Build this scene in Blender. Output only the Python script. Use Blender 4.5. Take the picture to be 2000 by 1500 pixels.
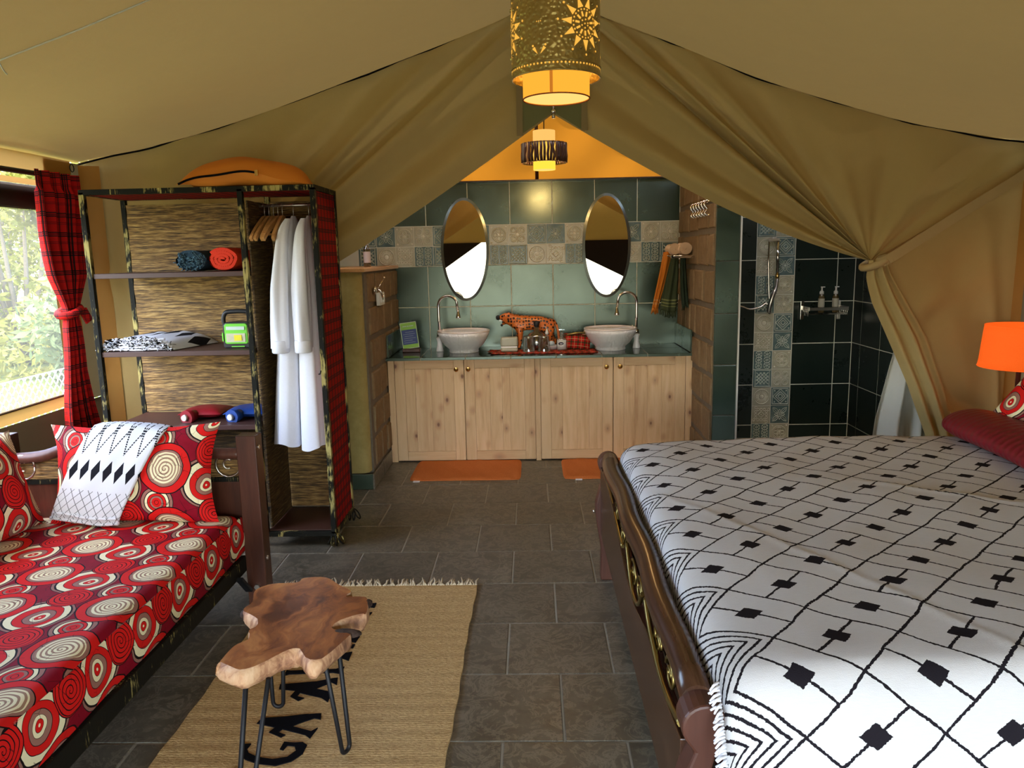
import bpy, math, random
from mathutils import Vector, Matrix
from math import sin, cos, pi, sqrt, hypot, atan2, exp

for o in list(bpy.data.objects):
    bpy.data.objects.remove(o, do_unlink=True)
SC = bpy.context.scene
COL = SC.collection
rnd = random.Random(7)

# ------------------------------------------------------------------ camera
cam = bpy.data.cameras.new('camera')
cam.sensor_fit = 'HORIZONTAL'; cam.sensor_width = 36.0
cam.lens = 1489.1 / 2000 * 36.0
cam.clip_start = 0.02; cam.clip_end = 500
cob = bpy.data.objects.new('camera', cam); COL.objects.link(cob)
R_ = Vector((0.99946334, 0.02472452, -0.02148772)); U_ = Vector((0.01701447, 0.16870789, 0.98551923)); F_ = Vector((-0.02799163, 0.98535595, -0.16819668))
mw = Matrix.Identity(4)
for i in range(3):
    mw[i][0] = R_[i]; mw[i][1] = U_[i]; mw[i][2] = -F_[i]
mw[0][3], mw[1][3], mw[2][3] = -0.0818, -2.2293, 1.5518
cob.matrix_world = mw
SC.camera = cob

# ------------------------------------------------------------------ sky, sun, exposure
W = bpy.data.worlds.new('sky'); SC.world = W; W.use_nodes = True
wn = W.node_tree; wn.nodes.clear()
wo = wn.nodes.new('ShaderNodeOutputWorld'); wb = wn.nodes.new('ShaderNodeBackground'); ws = wn.nodes.new('ShaderNodeTexSky')
ws.sky_type = 'NISHITA'; ws.sun_disc = False; ws.sun_elevation = math.radians(62); ws.sun_rotation = math.radians(200)
ws.air_density = 1.0; ws.dust_density = 3.0; ws.ozone_density = 1.0
wb.inputs['Strength'].default_value = 0.36
wn.links.new(ws.outputs[0], wb.inputs[0]); wn.links.new(wb.outputs[0], wo.inputs[0])
sl = bpy.data.lights.new('sun', 'SUN'); sl.energy = 2.2; sl.angle = 0.01; sl.color = (1, .95, .86)
so = bpy.data.objects.new('sun', sl); COL.objects.link(so)
so.rotation_euler = Vector((-0.26, 0.20, 0.94)).to_track_quat('Z', 'Y').to_euler()

SC.view_settings.view_transform = 'Standard'
SC.view_settings.look = 'None'
SC.view_settings.gamma = 1.0
SC.view_settings.exposure = 2.98
SC.view_settings.use_curve_mapping = False

# ------------------------------------------------------------------ node helper
class NT:
    def __init__(s, name):
        s.m = bpy.data.materials.new(name); s.m.use_nodes = True
        s.t = s.m.node_tree; s.t.nodes.clear()
        s.out = s.t.nodes.new('ShaderNodeOutputMaterial')
    def n(s, typ, ins=None, o=0, **at):
        nd = s.t.nodes.new('ShaderNode' + typ)
        for k, v in at.items(): setattr(nd, k, v)
        for k, v in (ins or {}).items():
            sk = nd.inputs[k]
            if isinstance(v, bpy.types.NodeSocket): s.t.links.new(v, sk)
            else: sk.default_value = v
        return nd.outputs[o]
    def ma(s, op, a, b=0.0, c=None, clamp=False):
        i = {0: a, 1: b}
        if c is not None: i[2] = c
        return s.n('Math', i, operation=op, use_clamp=clamp)
    def vm(s, op, a, b=(0, 0, 0), o=0): return s.n('VectorMath', {0: a, 1: b}, operation=op, o=o)
    def mix(s, f, a, b, bt='MIX'):
        c4 = lambda c: c if isinstance(c, bpy.types.NodeSocket) else (*c[:3], 1)
        return s.n('MixRGB', {0: f, 1: c4(a), 2: c4(b)}, blend_type=bt)
    def sep(s, v):
        nd = s.t.nodes.new('ShaderNodeSeparateXYZ'); s.t.links.new(v, nd.inputs[0]); return nd.outputs
    def xyz(s, x, y, z=0.0): return s.n('CombineXYZ', {0: x, 1: y, 2: z})
    def obj(s): return s.n('TexCoord', o=3)
    def uv(s): return s.n('UVMap')
    def rand(s): return s.n('ObjectInfo', o='Random')
    def scl(s, v, sc): return s.vm('MULTIPLY', v, sc)
    def noise(s, v, sc, det=3, ro=.5, dist=0.0, col=False):
        return s.n('TexNoise', {'Vector': v, 'Scale': sc, 'Detail': det, 'Roughness': ro, 'Distortion': dist}, o=1 if col else 0)
    def ramp(s, f, st, interp='LINEAR'):
        nd = s.t.nodes.new('ShaderNodeValToRGB'); s.t.links.new(f, nd.inputs[0])
        cr = nd.color_ramp; cr.interpolation = interp
        while len(cr.elements) < len(st): cr.elements.new(1)
        while len(cr.elements) > len(st): cr.elements.remove(cr.elements[-1])
        for e, (p, c) in zip(cr.elements, st):
            e.position = p; e.color = (c, c, c, 1) if isinstance(c, (int, float)) else (*c[:3], 1)
        return nd.outputs[0]
    def bump(s, h, st=.3, d=.01): return s.n('Bump', {'Strength': st, 'Distance': d, 'Height': h})
    def surf(s, sh): s.t.links.new(sh, s.out.inputs[0]); return s.m
    def bsdf(s, col, ro=.6, metal=0.0, nrm=None, spec=.4, **kw):
        i = {'Base Color': col if isinstance(col, bpy.types.NodeSocket) else (*col[:3], 1), 'Roughness': ro, 'Metallic': metal, 'Specular IOR Level': spec}
        if nrm is not None: i['Normal'] = nrm
        i.update(kw)
        return s.n('BsdfPrincipled', i)

def plain(name, col, ro=.5, metal=0.0, spec=.4, var=0.06, sc=20, **kw):
    t = NT(name); nz = t.noise(t.obj(), sc, 3)
    c = t.mix(nz, [x * (1 - var) for x in col], [min(1, x * (1 + var)) for x in col])
    return t.surf(t.bsdf(c, ro, metal, spec=spec, **kw))

def emis(name, col, st, base=None):
    t = NT(name)
    return t.surf(t.bsdf(base or col, .7, **{'Emission Color': (*col, 1), 'Emission Strength': st}))

# ------------------------------------------------------------------ mesh builder
class M:
    def __init__(s): s.v = []; s.f = []; s.uv = []; s.sm = []; s.mi = []; s.cur = 0
    def add(s, vs, fs, uvs=None, smooth=False):
        b = len(s.v); s.v += [tuple(v) for v in vs]
        s.uv += list(uvs) if uvs else [None] * len(vs)
        for f in fs: s.f.append(tuple(b + i for i in f)); s.sm.append(smooth); s.mi.append(s.cur)
        return s
    def box(s, x0, x1, y0, y1, z0, z1):
        return s.add([(x0, y0, z0), (x1, y0, z0), (x1, y1, z0), (x0, y1, z0), (x0, y0, z1), (x1, y0, z1), (x1, y1, z1), (x0, y1, z1)],
                     [(3, 2, 1, 0), (4, 5, 6, 7), (0, 1, 5, 4), (1, 2, 6, 5), (2, 3, 7, 6), (3, 0, 4, 7)])
    def hexa(s, p): return s.add(p, [(3, 2, 1, 0), (4, 5, 6, 7), (0, 1, 5, 4), (1, 2, 6, 5), (2, 3, 7, 6), (3, 0, 4, 7)])
    def bar(s, a, b, w, h, up=(0, 0, 1)):
        a = Vector(a); b = Vector(b); d = (b - a).normalized(); u = Vector(up)
        x = d.cross(u)
        if x.length < 1e-4: x = d.cross(Vector((0, 1, 0)))
        x.normalize(); z = x.cross(d).normalized(); x = x * w / 2; z = z * h / 2
        return s.hexa([a - x - z, a + x - z, b + x - z, b - x - z, a - x + z, a + x + z, b + x + z, b - x + z])
    def tube(s, pts, r, n=8, closed=False, caps=True, flat=1.0):
        pts = [Vector(p) for p in pts]; k = len(pts)
        rs = r if isinstance(r, (list, tuple)) else [r] * k
        vs = []; px = None
        for i in range(k):
            a = pts[(i - 1) % k] if (closed or i > 0) else pts[i]
            b = pts[(i + 1) % k] if (closed or i < k - 1) else pts[i]
            d = (b - a).normalized() if (b - a).length > 1e-9 else Vector((0, 0, 1))
            if px is None:
                px = d.cross(Vector((0, 0, 1)))
                if px.length < .05: px = d.cross(Vector((0, 1, 0)))
            px = (px - d * px.dot(d)).normalized(); py = d.cross(px)
            for j in range(n):
                t = 2 * pi * j / n
                vs.append(pts[i] + px * (cos(t) * rs[i]) + py * (sin(t) * rs[i] * flat))
        fs = []
        for i in range(k if closed else k - 1):
            for j in range(n):
                a = i * n + j; b = i * n + (j + 1) % n; i2 = (i + 1) % k
                fs.append((a, b, i2 * n + (j + 1) % n, i2 * n + j))
        s.add(vs, fs, smooth=True)
        if caps and not closed:
            b = len(s.v) - len(vs)
            s.f.append(tuple(b + j for j in range(n))[::-1]); s.sm.append(False); s.mi.append(s.cur)
            s.f.append(tuple(b + (k - 1) * n + j for j in range(n))); s.sm.append(False); s.mi.append(s.cur)
        return s
    def lathe(s, prof, c=(0, 0, 0), n=24, sx=1.0, sy=1.0, smooth=True, wob=None):
        vs = []; fs = []; k = len(prof)
        for (r, z) in prof:
            for j in range(n):
                t = 2 * pi * j / n; w = wob(t, z) if wob else 1
                vs.append((c[0] + r * w * cos(t) * sx, c[1] + r * w * sin(t) * sy, c[2] + z))
        for i in range(k - 1):
            for j in range(n):
                fs.append((i * n + j, i * n + (j + 1) % n, (i + 1) * n + (j + 1) % n, (i + 1) * n + j))
        s.add(vs, fs, smooth=smooth)
        b = len(s.v) - len(vs)
        if prof[0][0] > 1e-5: s.f.append(tuple(b + j for j in range(n))[::-1]); s.sm.append(False); s.mi.append(s.cur)
        if prof[-1][0] > 1e-5: s.f.append(tuple(b + (k - 1) * n + j for j in range(n))); s.sm.append(False); s.mi.append(s.cur)
        return s
    def grid(s, fn, nu, nv, uvf=None, smooth=True, cu=False, flip=False):
        vs = []; uvs = []
        for j in range(nv + 1):
            for i in range(nu + 1):
                u = i / nu; v = j / nv; vs.append(fn(u, v)); uvs.append(uvf(u, v) if uvf else None)
        fs = []
        for j in range(nv):
            for i in range(nu):
                a = j * (nu + 1) + i; q = (a, a + 1, a + nu + 2, a + nu + 1)
                fs.append(q[::-1] if flip else q)
        return s.add(vs, fs, uvs if uvf else None, smooth)
    def prism(s, poly, lo, hi, ax='z'):
        def P(a, b, c): return {'z': (a, b, c), 'y': (a, c, b), 'x': (c, a, b)}[ax]
        n = len(poly)
        vs = [P(a, b, lo) for a, b in poly] + [P(a, b, hi) for a, b in poly]
        fs = [tuple(range(n))[::-1], tuple(range(n, 2 * n))] + [(i, (i + 1) % n, n + (i + 1) % n, n + i) for i in range(n)]
        return s.add(vs, fs)
    def ball(s, c, r, n=10, sz=1.0):
        k = max(4, n // 2)
        return s.lathe([(r * sin(pi * i / k), -r * sz * cos(pi * i / k)) for i in range(k + 1)], c, n)

def wloc(o):
    v = Vector((0, 0, 0))
    while o is not None: v += Vector(o.location); o = o.parent
    return v

def mesh(name, m, off=Vector((0, 0, 0))):
    me = bpy.data.meshes.new(name)
    me.from_pydata([(v[0] - off.x, v[1] - off.y, v[2] - off.z) for v in m.v], [], m.f)
    ul = me.uv_layers.new(name='UVMap')
    buf = [0.0] * (2 * len(me.loops))
    for p in me.polygons:
        nx, ny, nz = (abs(c) for c in p.normal)
        for li in p.loop_indices:
            vi = me.loops[li].vertex_index; q = m.uv[vi]
            if q is None:
                x, y, z = m.v[vi]
                q = (y, z) if nx >= ny and nx >= nz else ((x, z) if ny >= nz else (x, y))
            buf[2 * li], buf[2 * li + 1] = q
    ul.data.foreach_set('uv', buf)
    me.polygons.foreach_set('use_smooth', m.sm)
    me.polygons.foreach_set('material_index', m.mi)
    me.validate()
    return me

def obj(name, m, mat, parent=None, bevel=0, solid=0, sub=0, top=False, seg=2):
    if parent is not None: off = wloc(parent)
    elif top:
        xs = [v[0] for v in m.v]; ys = [v[1] for v in m.v]; zs = [v[2] for v in m.v]
        off = Vector(((min(xs) + max(xs)) / 2, (min(ys) + max(ys)) / 2, min(zs)))
    else: off = Vector((0, 0, 0))
    me = mesh(name, m, off)
    for x in (mat if isinstance(mat, list) else [mat]): me.materials.append(x)
    o = bpy.data.objects.new(name, me); COL.objects.link(o)
    if parent is not None: o.parent = parent
    else: o.location = off
    if solid:
        md = o.modifiers.new('solid', 'SOLIDIFY'); md.thickness = solid; md.offset = 0
    if bevel:
        md = o.modifiers.new('bevel', 'BEVEL'); md.width = bevel; md.segments = seg; md.limit_method = 'ANGLE'; md.angle_limit = .7
    if sub:
        md = o.modifiers.new('sub', 'SUBSURF'); md.levels = sub; md.render_levels = sub
    return o

def tag(o, label, cat, group=None):
    o['label'] = label; o['category'] = cat
    if group: o['group'] = group
    return o

def thing(name, label, cat, loc=(0, 0, 0), group=None):
    o = bpy.data.objects.new(name, None); COL.objects.link(o); o.location = loc; o.empty_display_size = .05
    return tag(o, label, cat, group)

def struct(name, m, mat, parent=None, **kw):
    o = obj(name, m, mat, parent, **kw)
    if parent is None: o['kind'] = 'structure'
    return o

def dup(root, loc, label=None, group=None, rot=None):
    def cp(o, par):
        c = o.copy(); COL.objects.link(c); c.parent = par
        for k in o.children: cp(k, c)
        return c
    c = cp(root, None); c.location = loc
    if rot: c.rotation_euler = rot
    if label: c['label'] = label
    if group: c['group'] = group
    return c

def inst(name, me, parent, loc, rot=None, scale=None):
    o = bpy.data.objects.new(name, me); COL.objects.link(o); o.parent = parent
    o.location = Vector(loc) - wloc(parent)
    if rot: o.rotation_euler = rot
    if scale: o.scale = scale
    return o

def smooth_path(pts, k=6):
    P = [Vector(p) for p in pts]; out = []
    for i in range(len(P) - 1):
        p0 = P[max(i - 1, 0)]; p1 = P[i]; p2 = P[i + 1]; p3 = P[min(i + 2, len(P) - 1)]
        for j in range(k):
            t = j / k
            out.append(.5 * ((2 * p1) + (p2 - p0) * t + (2 * p0 - 5 * p1 + 4 * p2 - p3) * t * t + (3 * p1 - p0 - 3 * p2 + p3) * t ** 3))
    out.append(P[-1]); return out

def pl(pts, t):                                   # piecewise linear by index parameter
    t = max(0, min(1, t)) * (len(pts) - 1); i = min(int(t), len(pts) - 2); f = t - i
    return tuple(a + (b - a) * f for a, b in zip(pts[i], pts[i + 1]))
def li(xs, x):                                    # piecewise linear through (x, y) knots
    for (a, b), (c, d) in zip(xs, xs[1:]):
        if x <= c: return b + (d - b) * max(0, min(1, (x - a) / (c - a)))
    return xs[-1][1]
def sst(a, b, x):
    t = max(0, min(1, (x - a) / (b - a))); return t * t * (3 - 2 * t)

# ------------------------------------------------------------------ materials
def canvas(name, col, trans, tcol=None, var=.10):
    t = NT(name); p = t.obj()
    n1 = t.noise(p, 1.3, 4, .55); n2 = t.noise(p, 14, 4, .6)
    c = t.mix(n1, [x * (1 - var) for x in col], [x * (1 + var) for x in col])
    c = t.mix(t.ma('MULTIPLY', n2, .25), c, [x * .75 for x in col])
    w = t.noise(t.scl(p, (1, 1, 1)), 420, 2, .7)
    h = t.ma('ADD', t.ma('MULTIPLY', w, .15), t.ma('MULTIPLY', t.noise(p, 9, 5, .6), .8))
    nb = t.bump(h, .25, .012)
    a = t.bsdf(c, .85, spec=.15, nrm=nb)
    tr = t.n('BsdfTranslucent', {'Color': (*(tcol or col), 1)})
    return t.surf(t.n('MixShader', {0: trans, 1: a, 2: tr}))

def wood(name, c1, c2, c3, axis=2, sc=6, ro=.45, knots=0.0, spec=.4, tcol=0.5):
    t = NT(name); p = t.obj(); r = t.rand()
    off = t.vm('ADD', p, t.xyz(t.ma('MULTIPLY', r, 13.7), t.ma('MULTIPLY', r, 7.3), t.ma('MULTIPLY', r, 5.1)))
    s3 = [1.0, 1.0, 1.0]; s3[axis] = .09
    q = t.scl(off, tuple(s3))
    n1 = t.noise(q, sc * 3, 4, .6, .6); n2 = t.noise(q, sc * 14, 4, .65)
    f = t.ma('ADD', t.ma('MULTIPLY', n1, .7), t.ma('MULTIPLY', n2, .3))
    c = t.ramp(f, [(.32, c1), (.5, c2), (.68, c3)])
    c = t.mix(t.ma('MULTIPLY', r, tcol), c, [x * .72 for x in c2])
    h = f
    if knots:
        kq = [1.0, 1.0, 1.0]; kq[axis] = .62
        v = t.n('TexVoronoi', {'Vector': t.scl(off, tuple(kq)), 'Scale': knots, 'Randomness': 1.0}, o=0)
        k = t.ramp(v, [(.0, 1.0), (.07, .85), (.11, .35), (.17, .12), (.26, 0.0)])
        c = t.mix(k, c, [c1[0] * .28, c1[1] * .16, c1[2] * .16])
        rg = t.ramp(t.ma('MULTIPLY', v, 1.0), [(.1, 0), (.16, .25), (.32, 0)])
        c = t.mix(rg, c, [c1[0] * .8, c1[1] * .5, c1[2] * .4])
    return t.surf(t.bsdf(c, ro, nrm=t.bump(h, .12, .004), spec=spec))

def plaid(name, base, lines, per, dark=(.012, .01, .012), ro=.85, pale=None):
    """red tartan: lines = [(offset, halfwidth, strength)] within one period, both ways (UV in metres)"""
    t = NT(name); u = t.sep(t.uv())
    def axis(x):
        f = t.ma('FRACT', t.ma('DIVIDE', x, per)); tot = None
        for off, hw, st in lines:
            d = t.ma('ABSOLUTE', t.ma('SUBTRACT', f, off))
            m = t.ma('MULTIPLY', t.ma('LESS_THAN', d, hw), st)
            tot = m if tot is None else t.ma('MAXIMUM', tot, m)
        return tot
    a = axis(u[0]); b = axis(u[1])
    k = t.ma('SUBTRACT', 1, t.ma('MULTIPLY', t.ma('SUBTRACT', 1, a), t.ma('SUBTRACT', 1, b)))
    nz = t.noise(t.uv(), 300, 2)
    c = t.mix(nz, [x * .85 for x in base], [min(1, x * 1.15) for x in base])
    c = t.mix(k, c, dark)
    if pale:
        fx = t.ma('ABSOLUTE', t.ma('SUBTRACT', t.ma('FRACT', t.ma('DIVIDE', u[0], per)), pale[0])); fy = t.ma('ABSOLUTE', t.ma('SUBTRACT', t.ma('FRACT', t.ma('DIVIDE', u[1], per)), pale[0]))
        c = t.mix(t.ma('MULTIPLY', t.ma('MAXIMUM', t.ma('LESS_THAN', fx, pale[1]), t.ma('LESS_THAN', fy, pale[1])), .8), c, pale[2])
    return t.surf(t.bsdf(c, ro, spec=.12, nrm=t.bump(nz, .1, .002)))

CRIM = (.21, .003, .014); RED = (.62, .012, .010); CREAM = (.80, .73, .46); TAUPE = (.30, .145, .11); BLK = (.008, .005, .006)
def waxprint(name):
    t = NT(name); uv = t.uv()
    wob = t.noise(uv, 9, 2, col=True)
    uv = t.vm('ADD', uv, t.scl(t.vm('SUBTRACT', wob, (.5, .5, .5)), (.024, .024, 0)))
    s = t.sep(uv); U, V = s[0], s[1]; WX, WY = .37, .268
    col = None
    def wrap(x, c, w): return t.ma('SUBTRACT', t.ma('FLOORED_MODULO', t.ma('ADD', t.ma('SUBTRACT', x, c), w / 2), w), w / 2)
    nz = t.noise(uv, 30, 3)
    base = t.mix(nz, [x * .8 for x in CRIM], [x * 1.25 for x in CRIM])
    # fine crackle
    vo = t.n('TexVoronoi', {'Vector': uv, 'Scale': 17.0}, feature='DISTANCE_TO_EDGE')
    vmask = t.ma('MULTIPLY', t.ma('LESS_THAN', vo, .012), t.ma('GREATER_THAN', t.noise(uv, 12, 2), .56))
    base = t.mix(t.ma('MULTIPLY', vmask, .7), base, BLK)
    col = base
    def motif(col, cx, cy, R, stops, off=(0, 0), spiral=None, asp=1.0):
        x = wrap(U, cx, WX); y = t.ma('MULTIPLY', wrap(V, cy, WY), asp)
        d0 = t.ma('DIVIDE', t.ma('SQRT', t.ma('ADD', t.ma('MULTIPLY', x, x), t.ma('MULTIPLY', y, y))), R)
        d = d0
        if off != (0, 0):
            k = t.ma('SUBTRACT', 1, t.ma('MINIMUM', d0, 1))
            x2 = t.ma('SUBTRACT', x, t.ma('MULTIPLY', k, off[0])); y2 = t.ma('SUBTRACT', y, t.ma('MULTIPLY', k, off[1]))
            d = t.ma('DIVIDE', t.ma('SQRT', t.ma('ADD', t.ma('MULTIPLY', x2, x2), t.ma('MULTIPLY', y2, y2))), R)
        c = t.ramp(d, stops, 'CONSTANT')
        if spiral:
            pitch, rmax, lc, wd = spiral
            an = t.ma('DIVIDE', t.ma('ARCTAN2', y, x), 2 * pi)
            fr = t.ma('FRACT', t.ma('ADD', t.ma('DIVIDE', d0, pitch), an))
            mk = t.ma('MULTIPLY', t.ma('LESS_THAN', fr, wd), t.ma('LESS_THAN', d0, rmax))
            c = t.mix(mk, c, lc)
        c = t.mix(t.ma('MULTIPLY', vmask, .6), c, BLK)
        return t.mix(t.ma('LESS_THAN', d, 1.0), col, c)
    col = motif(col, .165, .225, .108, [(0, CREAM), (.04, RED), (.15, BLK), (.165, CREAM), (.27, BLK), (.285, TAUPE), (.42, BLK), (.44, RED), (.64, BLK), (.66, CREAM), (.84, BLK), (.90, TAUPE), (.975, BLK)], off=(.022, -.016))
    col = motif(col, .33, .145, .070, [(0, RED), (.12, BLK), (.15, RED), (.30, TAUPE), (.40, BLK), (.43, RED), (.56, BLK), (.60, CREAM), (.74, BLK), (.79, TAUPE), (.95, BLK)])
    col = motif(col, .195, .085, .070, [(0, RED), (.95, BLK)], spiral=(.2, .95, BLK, .22))
    col = motif(col, .0, .02, .108, [(0, CREAM), (.60, TAUPE), (.68, BLK), (.71, RED), (.955, BLK)], spiral=(.13, .62, (.33, .2, .13), .42))
    fine = t.noise(uv, 900, 2)
    return t.surf(t.bsdf(col, .7, spec=.1, nrm=t.bump(fine, .08, .002)))

def blanket_mat():
    t = NT('white_cotton_blanket_with_black_weave'); s = t.sep(t.uv())
    nz = t.noise(t.uv(), 60, 3, col=True)
    uv = t.vm('ADD', t.uv(), t.scl(t.vm('SUBTRACT', t.noise(t.uv(), 7, 2, col=True), (.5, .5, .5)), (.022, .022, 0)))
    uv = t.vm('ADD', uv, t.scl(t.vm('SUBTRACT', t.noise(t.uv(), 160, 1, col=True), (.5, .5, .5)), (.006, .006, 0)))
    s = t.sep(uv)
    X0, Y0, AX, AY = .392, -.128, .1385, .1285
    a = t.ma('DIVIDE', t.ma('SUBTRACT', s[0], X0), AX); b = t.ma('DIVIDE', t.ma('SUBTRACT', s[1], Y0), AY)
    p = t.ma('MULTIPLY', t.ma('ADD', a, b), .5); q = t.ma('MULTIPLY', t.ma('SUBTRACT', a, b), .5)
    def cen(x): return t.ma('SUBTRACT', t.ma('FLOORED_MODULO', x, 1.0), .5)
    pc, qc = cen(p), cen(q)
    LW = .017
    ln = t.ma('MAXIMUM', t.ma('GREATER_THAN', t.ma('ABSOLUTE', pc), .5 - LW), t.ma('GREATER_THAN', t.ma('ABSOLUTE', qc), .5 - LW))
    sq = t.ma('LESS_THAN', t.ma('MAXIMUM', t.ma('ABSOLUTE', pc), t.ma('ABSOLUTE', qc)), .118)
    par = t.ma('FLOORED_MODULO', t.ma('ADD', t.ma('FLOOR', p), t.ma('FLOOR', q)), 2.0)     # 0 or 1 by column
    cl = t.ma('LESS_THAN', t.ma('ABSOLUTE', t.ma('ADD', t.ma('MULTIPLY', par, pc), t.ma('MULTIPLY', t.ma('SUBTRACT', 1, par), qc))), LW)
    # par==1 -> column at x = .39 (i+j+1 even): connector along q means p const
    g = t.ma('MAXIMUM', t.ma('MAXIMUM', ln, sq), cl)
    bm = t.ma('FLOORED_MODULO', b, 2.0); tri = t.ma('SUBTRACT', 1, t.ma('ABSOLUTE', t.ma('SUBTRACT', bm, 1.0)))
    d = t.ma('SUBTRACT', t.ma('MULTIPLY', a, -1), tri)
    ch = t.ma('LESS_THAN', t.ma('FLOORED_MODULO', t.ma('ADD', d, .035), .225), .07)
    isch = t.ma('GREATER_THAN', d, -.035)
    k = t.ma('ADD', t.ma('MULTIPLY', isch, ch), t.ma('MULTIPLY', t.ma('SUBTRACT', 1, isch), g))
    st = t.noise(t.scl(t.uv(), (1, 9, 1)), 40, 3)
    base = t.mix(st, (.52, .525, .545), (.61, .615, .64))
    c = t.mix(k, base, (.012, .010, .014))
    h = t.ma('ADD', t.ma('MULTIPLY', k, .5), t.ma('MULTIPLY', t.noise(t.uv(), 420, 2), .5))
    return t.surf(t.bsdf(c, .9, spec=.1, nrm=t.bump(h, .35, .004)))

def throw_mat():
    """UV: u 0..0.33 across, v 0 (top fold) .. 0.5 (hem)"""
    t = NT('white_throw_with_black_diamonds'); s = t.sep(t.uv()); U, V = s[0], s[1]
    def fr(x): return t.ma('FRACT', x)
    A = lambda x: t.ma('ABSOLUTE', x)
    fu = t.ma('SUBTRACT', fr(t.ma('DIVIDE', U, .062)), .5)
    # zig zag of stitched dots, v .00-.115 (doubled)
    tri = t.ma('MULTIPLY', A(fu), .2)
    z1 = t.ma('LESS_THAN', A(t.ma('SUBTRACT', V, t.ma('SUBTRACT', .115, tri))), .010)
    z2 = t.ma('LESS_THAN', A(t.ma('SUBTRACT', V, t.ma('SUBTRACT', .04, t.ma('MULTIPLY', t.ma('SUBTRACT', .5, A(fu)), .2)))), .010)
    dots = t.ma('LESS_THAN', fr(t.ma('DIVIDE', V, .009)), .72)
    zz = t.ma('MULTIPLY', t.ma('MULTIPLY', t.ma('MAXIMUM', z1, z2), dots), t.ma('LESS_THAN', V, .12))
    fd = t.ma('SUBTRACT', fr(t.ma('DIVIDE', U, .052)), .5)
    dv = t.ma('DIVIDE', t.ma('SUBTRACT', V, .19), .046)
    di = t.ma('LESS_THAN', t.ma('ADD', t.ma('MULTIPLY', A(fd), 2.7), A(dv)), 1.0)
    pg = t.ma('DIVIDE', t.ma('ADD', U, t.ma('MULTIPLY', V, .8)), .042); qg = t.ma('DIVIDE', t.ma('SUBTRACT', U, t.ma('MULTIPLY', V, .8)), .042)
    gr = t.ma('MAXIMUM', t.ma('LESS_THAN', fr(pg), .085), t.ma('LESS_THAN', fr(qg), .085))
    tp = t.ma('ADD', .262, t.ma('MULTIPLY', A(t.ma('SUBTRACT', fr(t.ma('DIVIDE', U, .042)), .5)), .05))
    gr = t.ma('MULTIPLY', t.ma('MULTIPLY', gr, t.ma('GREATER_THAN', V, tp)), .8)
    k = t.ma('MAXIMUM', t.ma('MAXIMUM', zz, di), gr)
    c = t.mix(k, (.64, .66, .70), (.012, .012, .016))
    return t.surf(t.bsdf(c, .9, spec=.1, nrm=t.bump(t.noise(t.uv(), 300, 2), .25, .003)))

def tile_mat(name, c1, c2, ro=.35, sc=7, spec=.5, bs=.12, streak=False, rr=(.28, .45), ior=1.5, tint=(1, 1, 1)):
    t = NT(name); p = t.obj(); r = t.rand()
    off = t.vm('ADD', p, t.xyz(t.ma('MULTIPLY', r, 31.7), t.ma('MULTIPLY', r, 17.3), t.ma('MULTIPLY', r, 23.1)))
    n1 = t.noise(off, sc, 6 if streak or bs > .3 else 2, .62 if streak or bs > .3 else .45, .3 if streak or bs > .3 else 0.0); n2 = t.noise(off, sc * 6, 4, .6)
    f = t.ma('ADD', t.ma('MULTIPLY', n1, .7), t.ma('MULTIPLY', n2, .3))
    c = t.ramp(f, [(.30, c1), (.50, [(a + b) / 2 for a, b in zip(c1, c2)]), (.70, c2)])
    if streak:
        v = t.ramp(t.noise(off, sc * 1.7, 8, .72, 1.6), [(.47, 0), (.53, .38), (.58, 0)])
        c = t.mix(v, c, [min(1, x * 2.1 + .02) for x in c2])
    c = t.mix(t.ma('MULTIPLY', r, .25), c, c1)
    rg = t.ramp(f, [(.3, rr[0]), (.7, rr[1])])
    return t.surf(t.bsdf(c, rg, spec=spec, nrm=t.bump(f, bs, .006), **{'IOR': ior, 'Specular Tint': (*tint, 1)}))

def reed(name, k=1.0):
    t = NT(name); p = t.obj()
    w = t.noise(p, 3, 3, col=True)
    q = t.vm('ADD', p, t.scl(t.vm('SUBTRACT', w, (.5, .5, .5)), (.0, .0, .02)))
    a = t.noise(t.scl(q, (9, 9, 130)), 1.0, 2, .5); b = t.noise(t.scl(q, (22, 22, 300)), 1.0, 3, .6)
    f = t.ma('ADD', t.ma('MULTIPLY', a, .55), t.ma('MULTIPLY', b, .45))
    c = t.ramp(f, [(.30, [x * k for x in (.018, .010, .004)]), (.44, [x * k for x in (.11, .060, .018)]), (.54, [x * k for x in (.27, .155, .045)]), (.68, [x * k for x in (.56, .37, .13)])])
    return t.surf(t.bsdf(c, .6, nrm=t.bump(f, .8, .012)))

def rubbed(name, gold=0.0):
    """black iron with gold rubbed over it"""
    t = NT(name); p = t.obj(); r = t.rand()
    q = t.vm('ADD', p, t.xyz(t.ma('MULTIPLY', r, 9), t.ma('MULTIPLY', r, 3), t.ma('MULTIPLY', r, 6)))
    n = t.noise(t.scl(q, (3, 3, 2)), 3.2, 3, .6, .6); f2 = t.noise(t.scl(q, (60, 60, 7)), 2, 4, .7)
    f = t.ma('ADD', t.ma('MULTIPLY', n, .65), t.ma('MULTIPLY', f2, .45))
    k = t.ramp(f, [(.55 + gold, 0), (.62 + gold, .75), (.78 + gold, 1)])
    c = t.mix(k, (.008, .008, .006), (.46, .38, .13))
    return t.surf(t.bsdf(c, .6, spec=.12, nrm=t.bump(f, .25, .003)))

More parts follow.
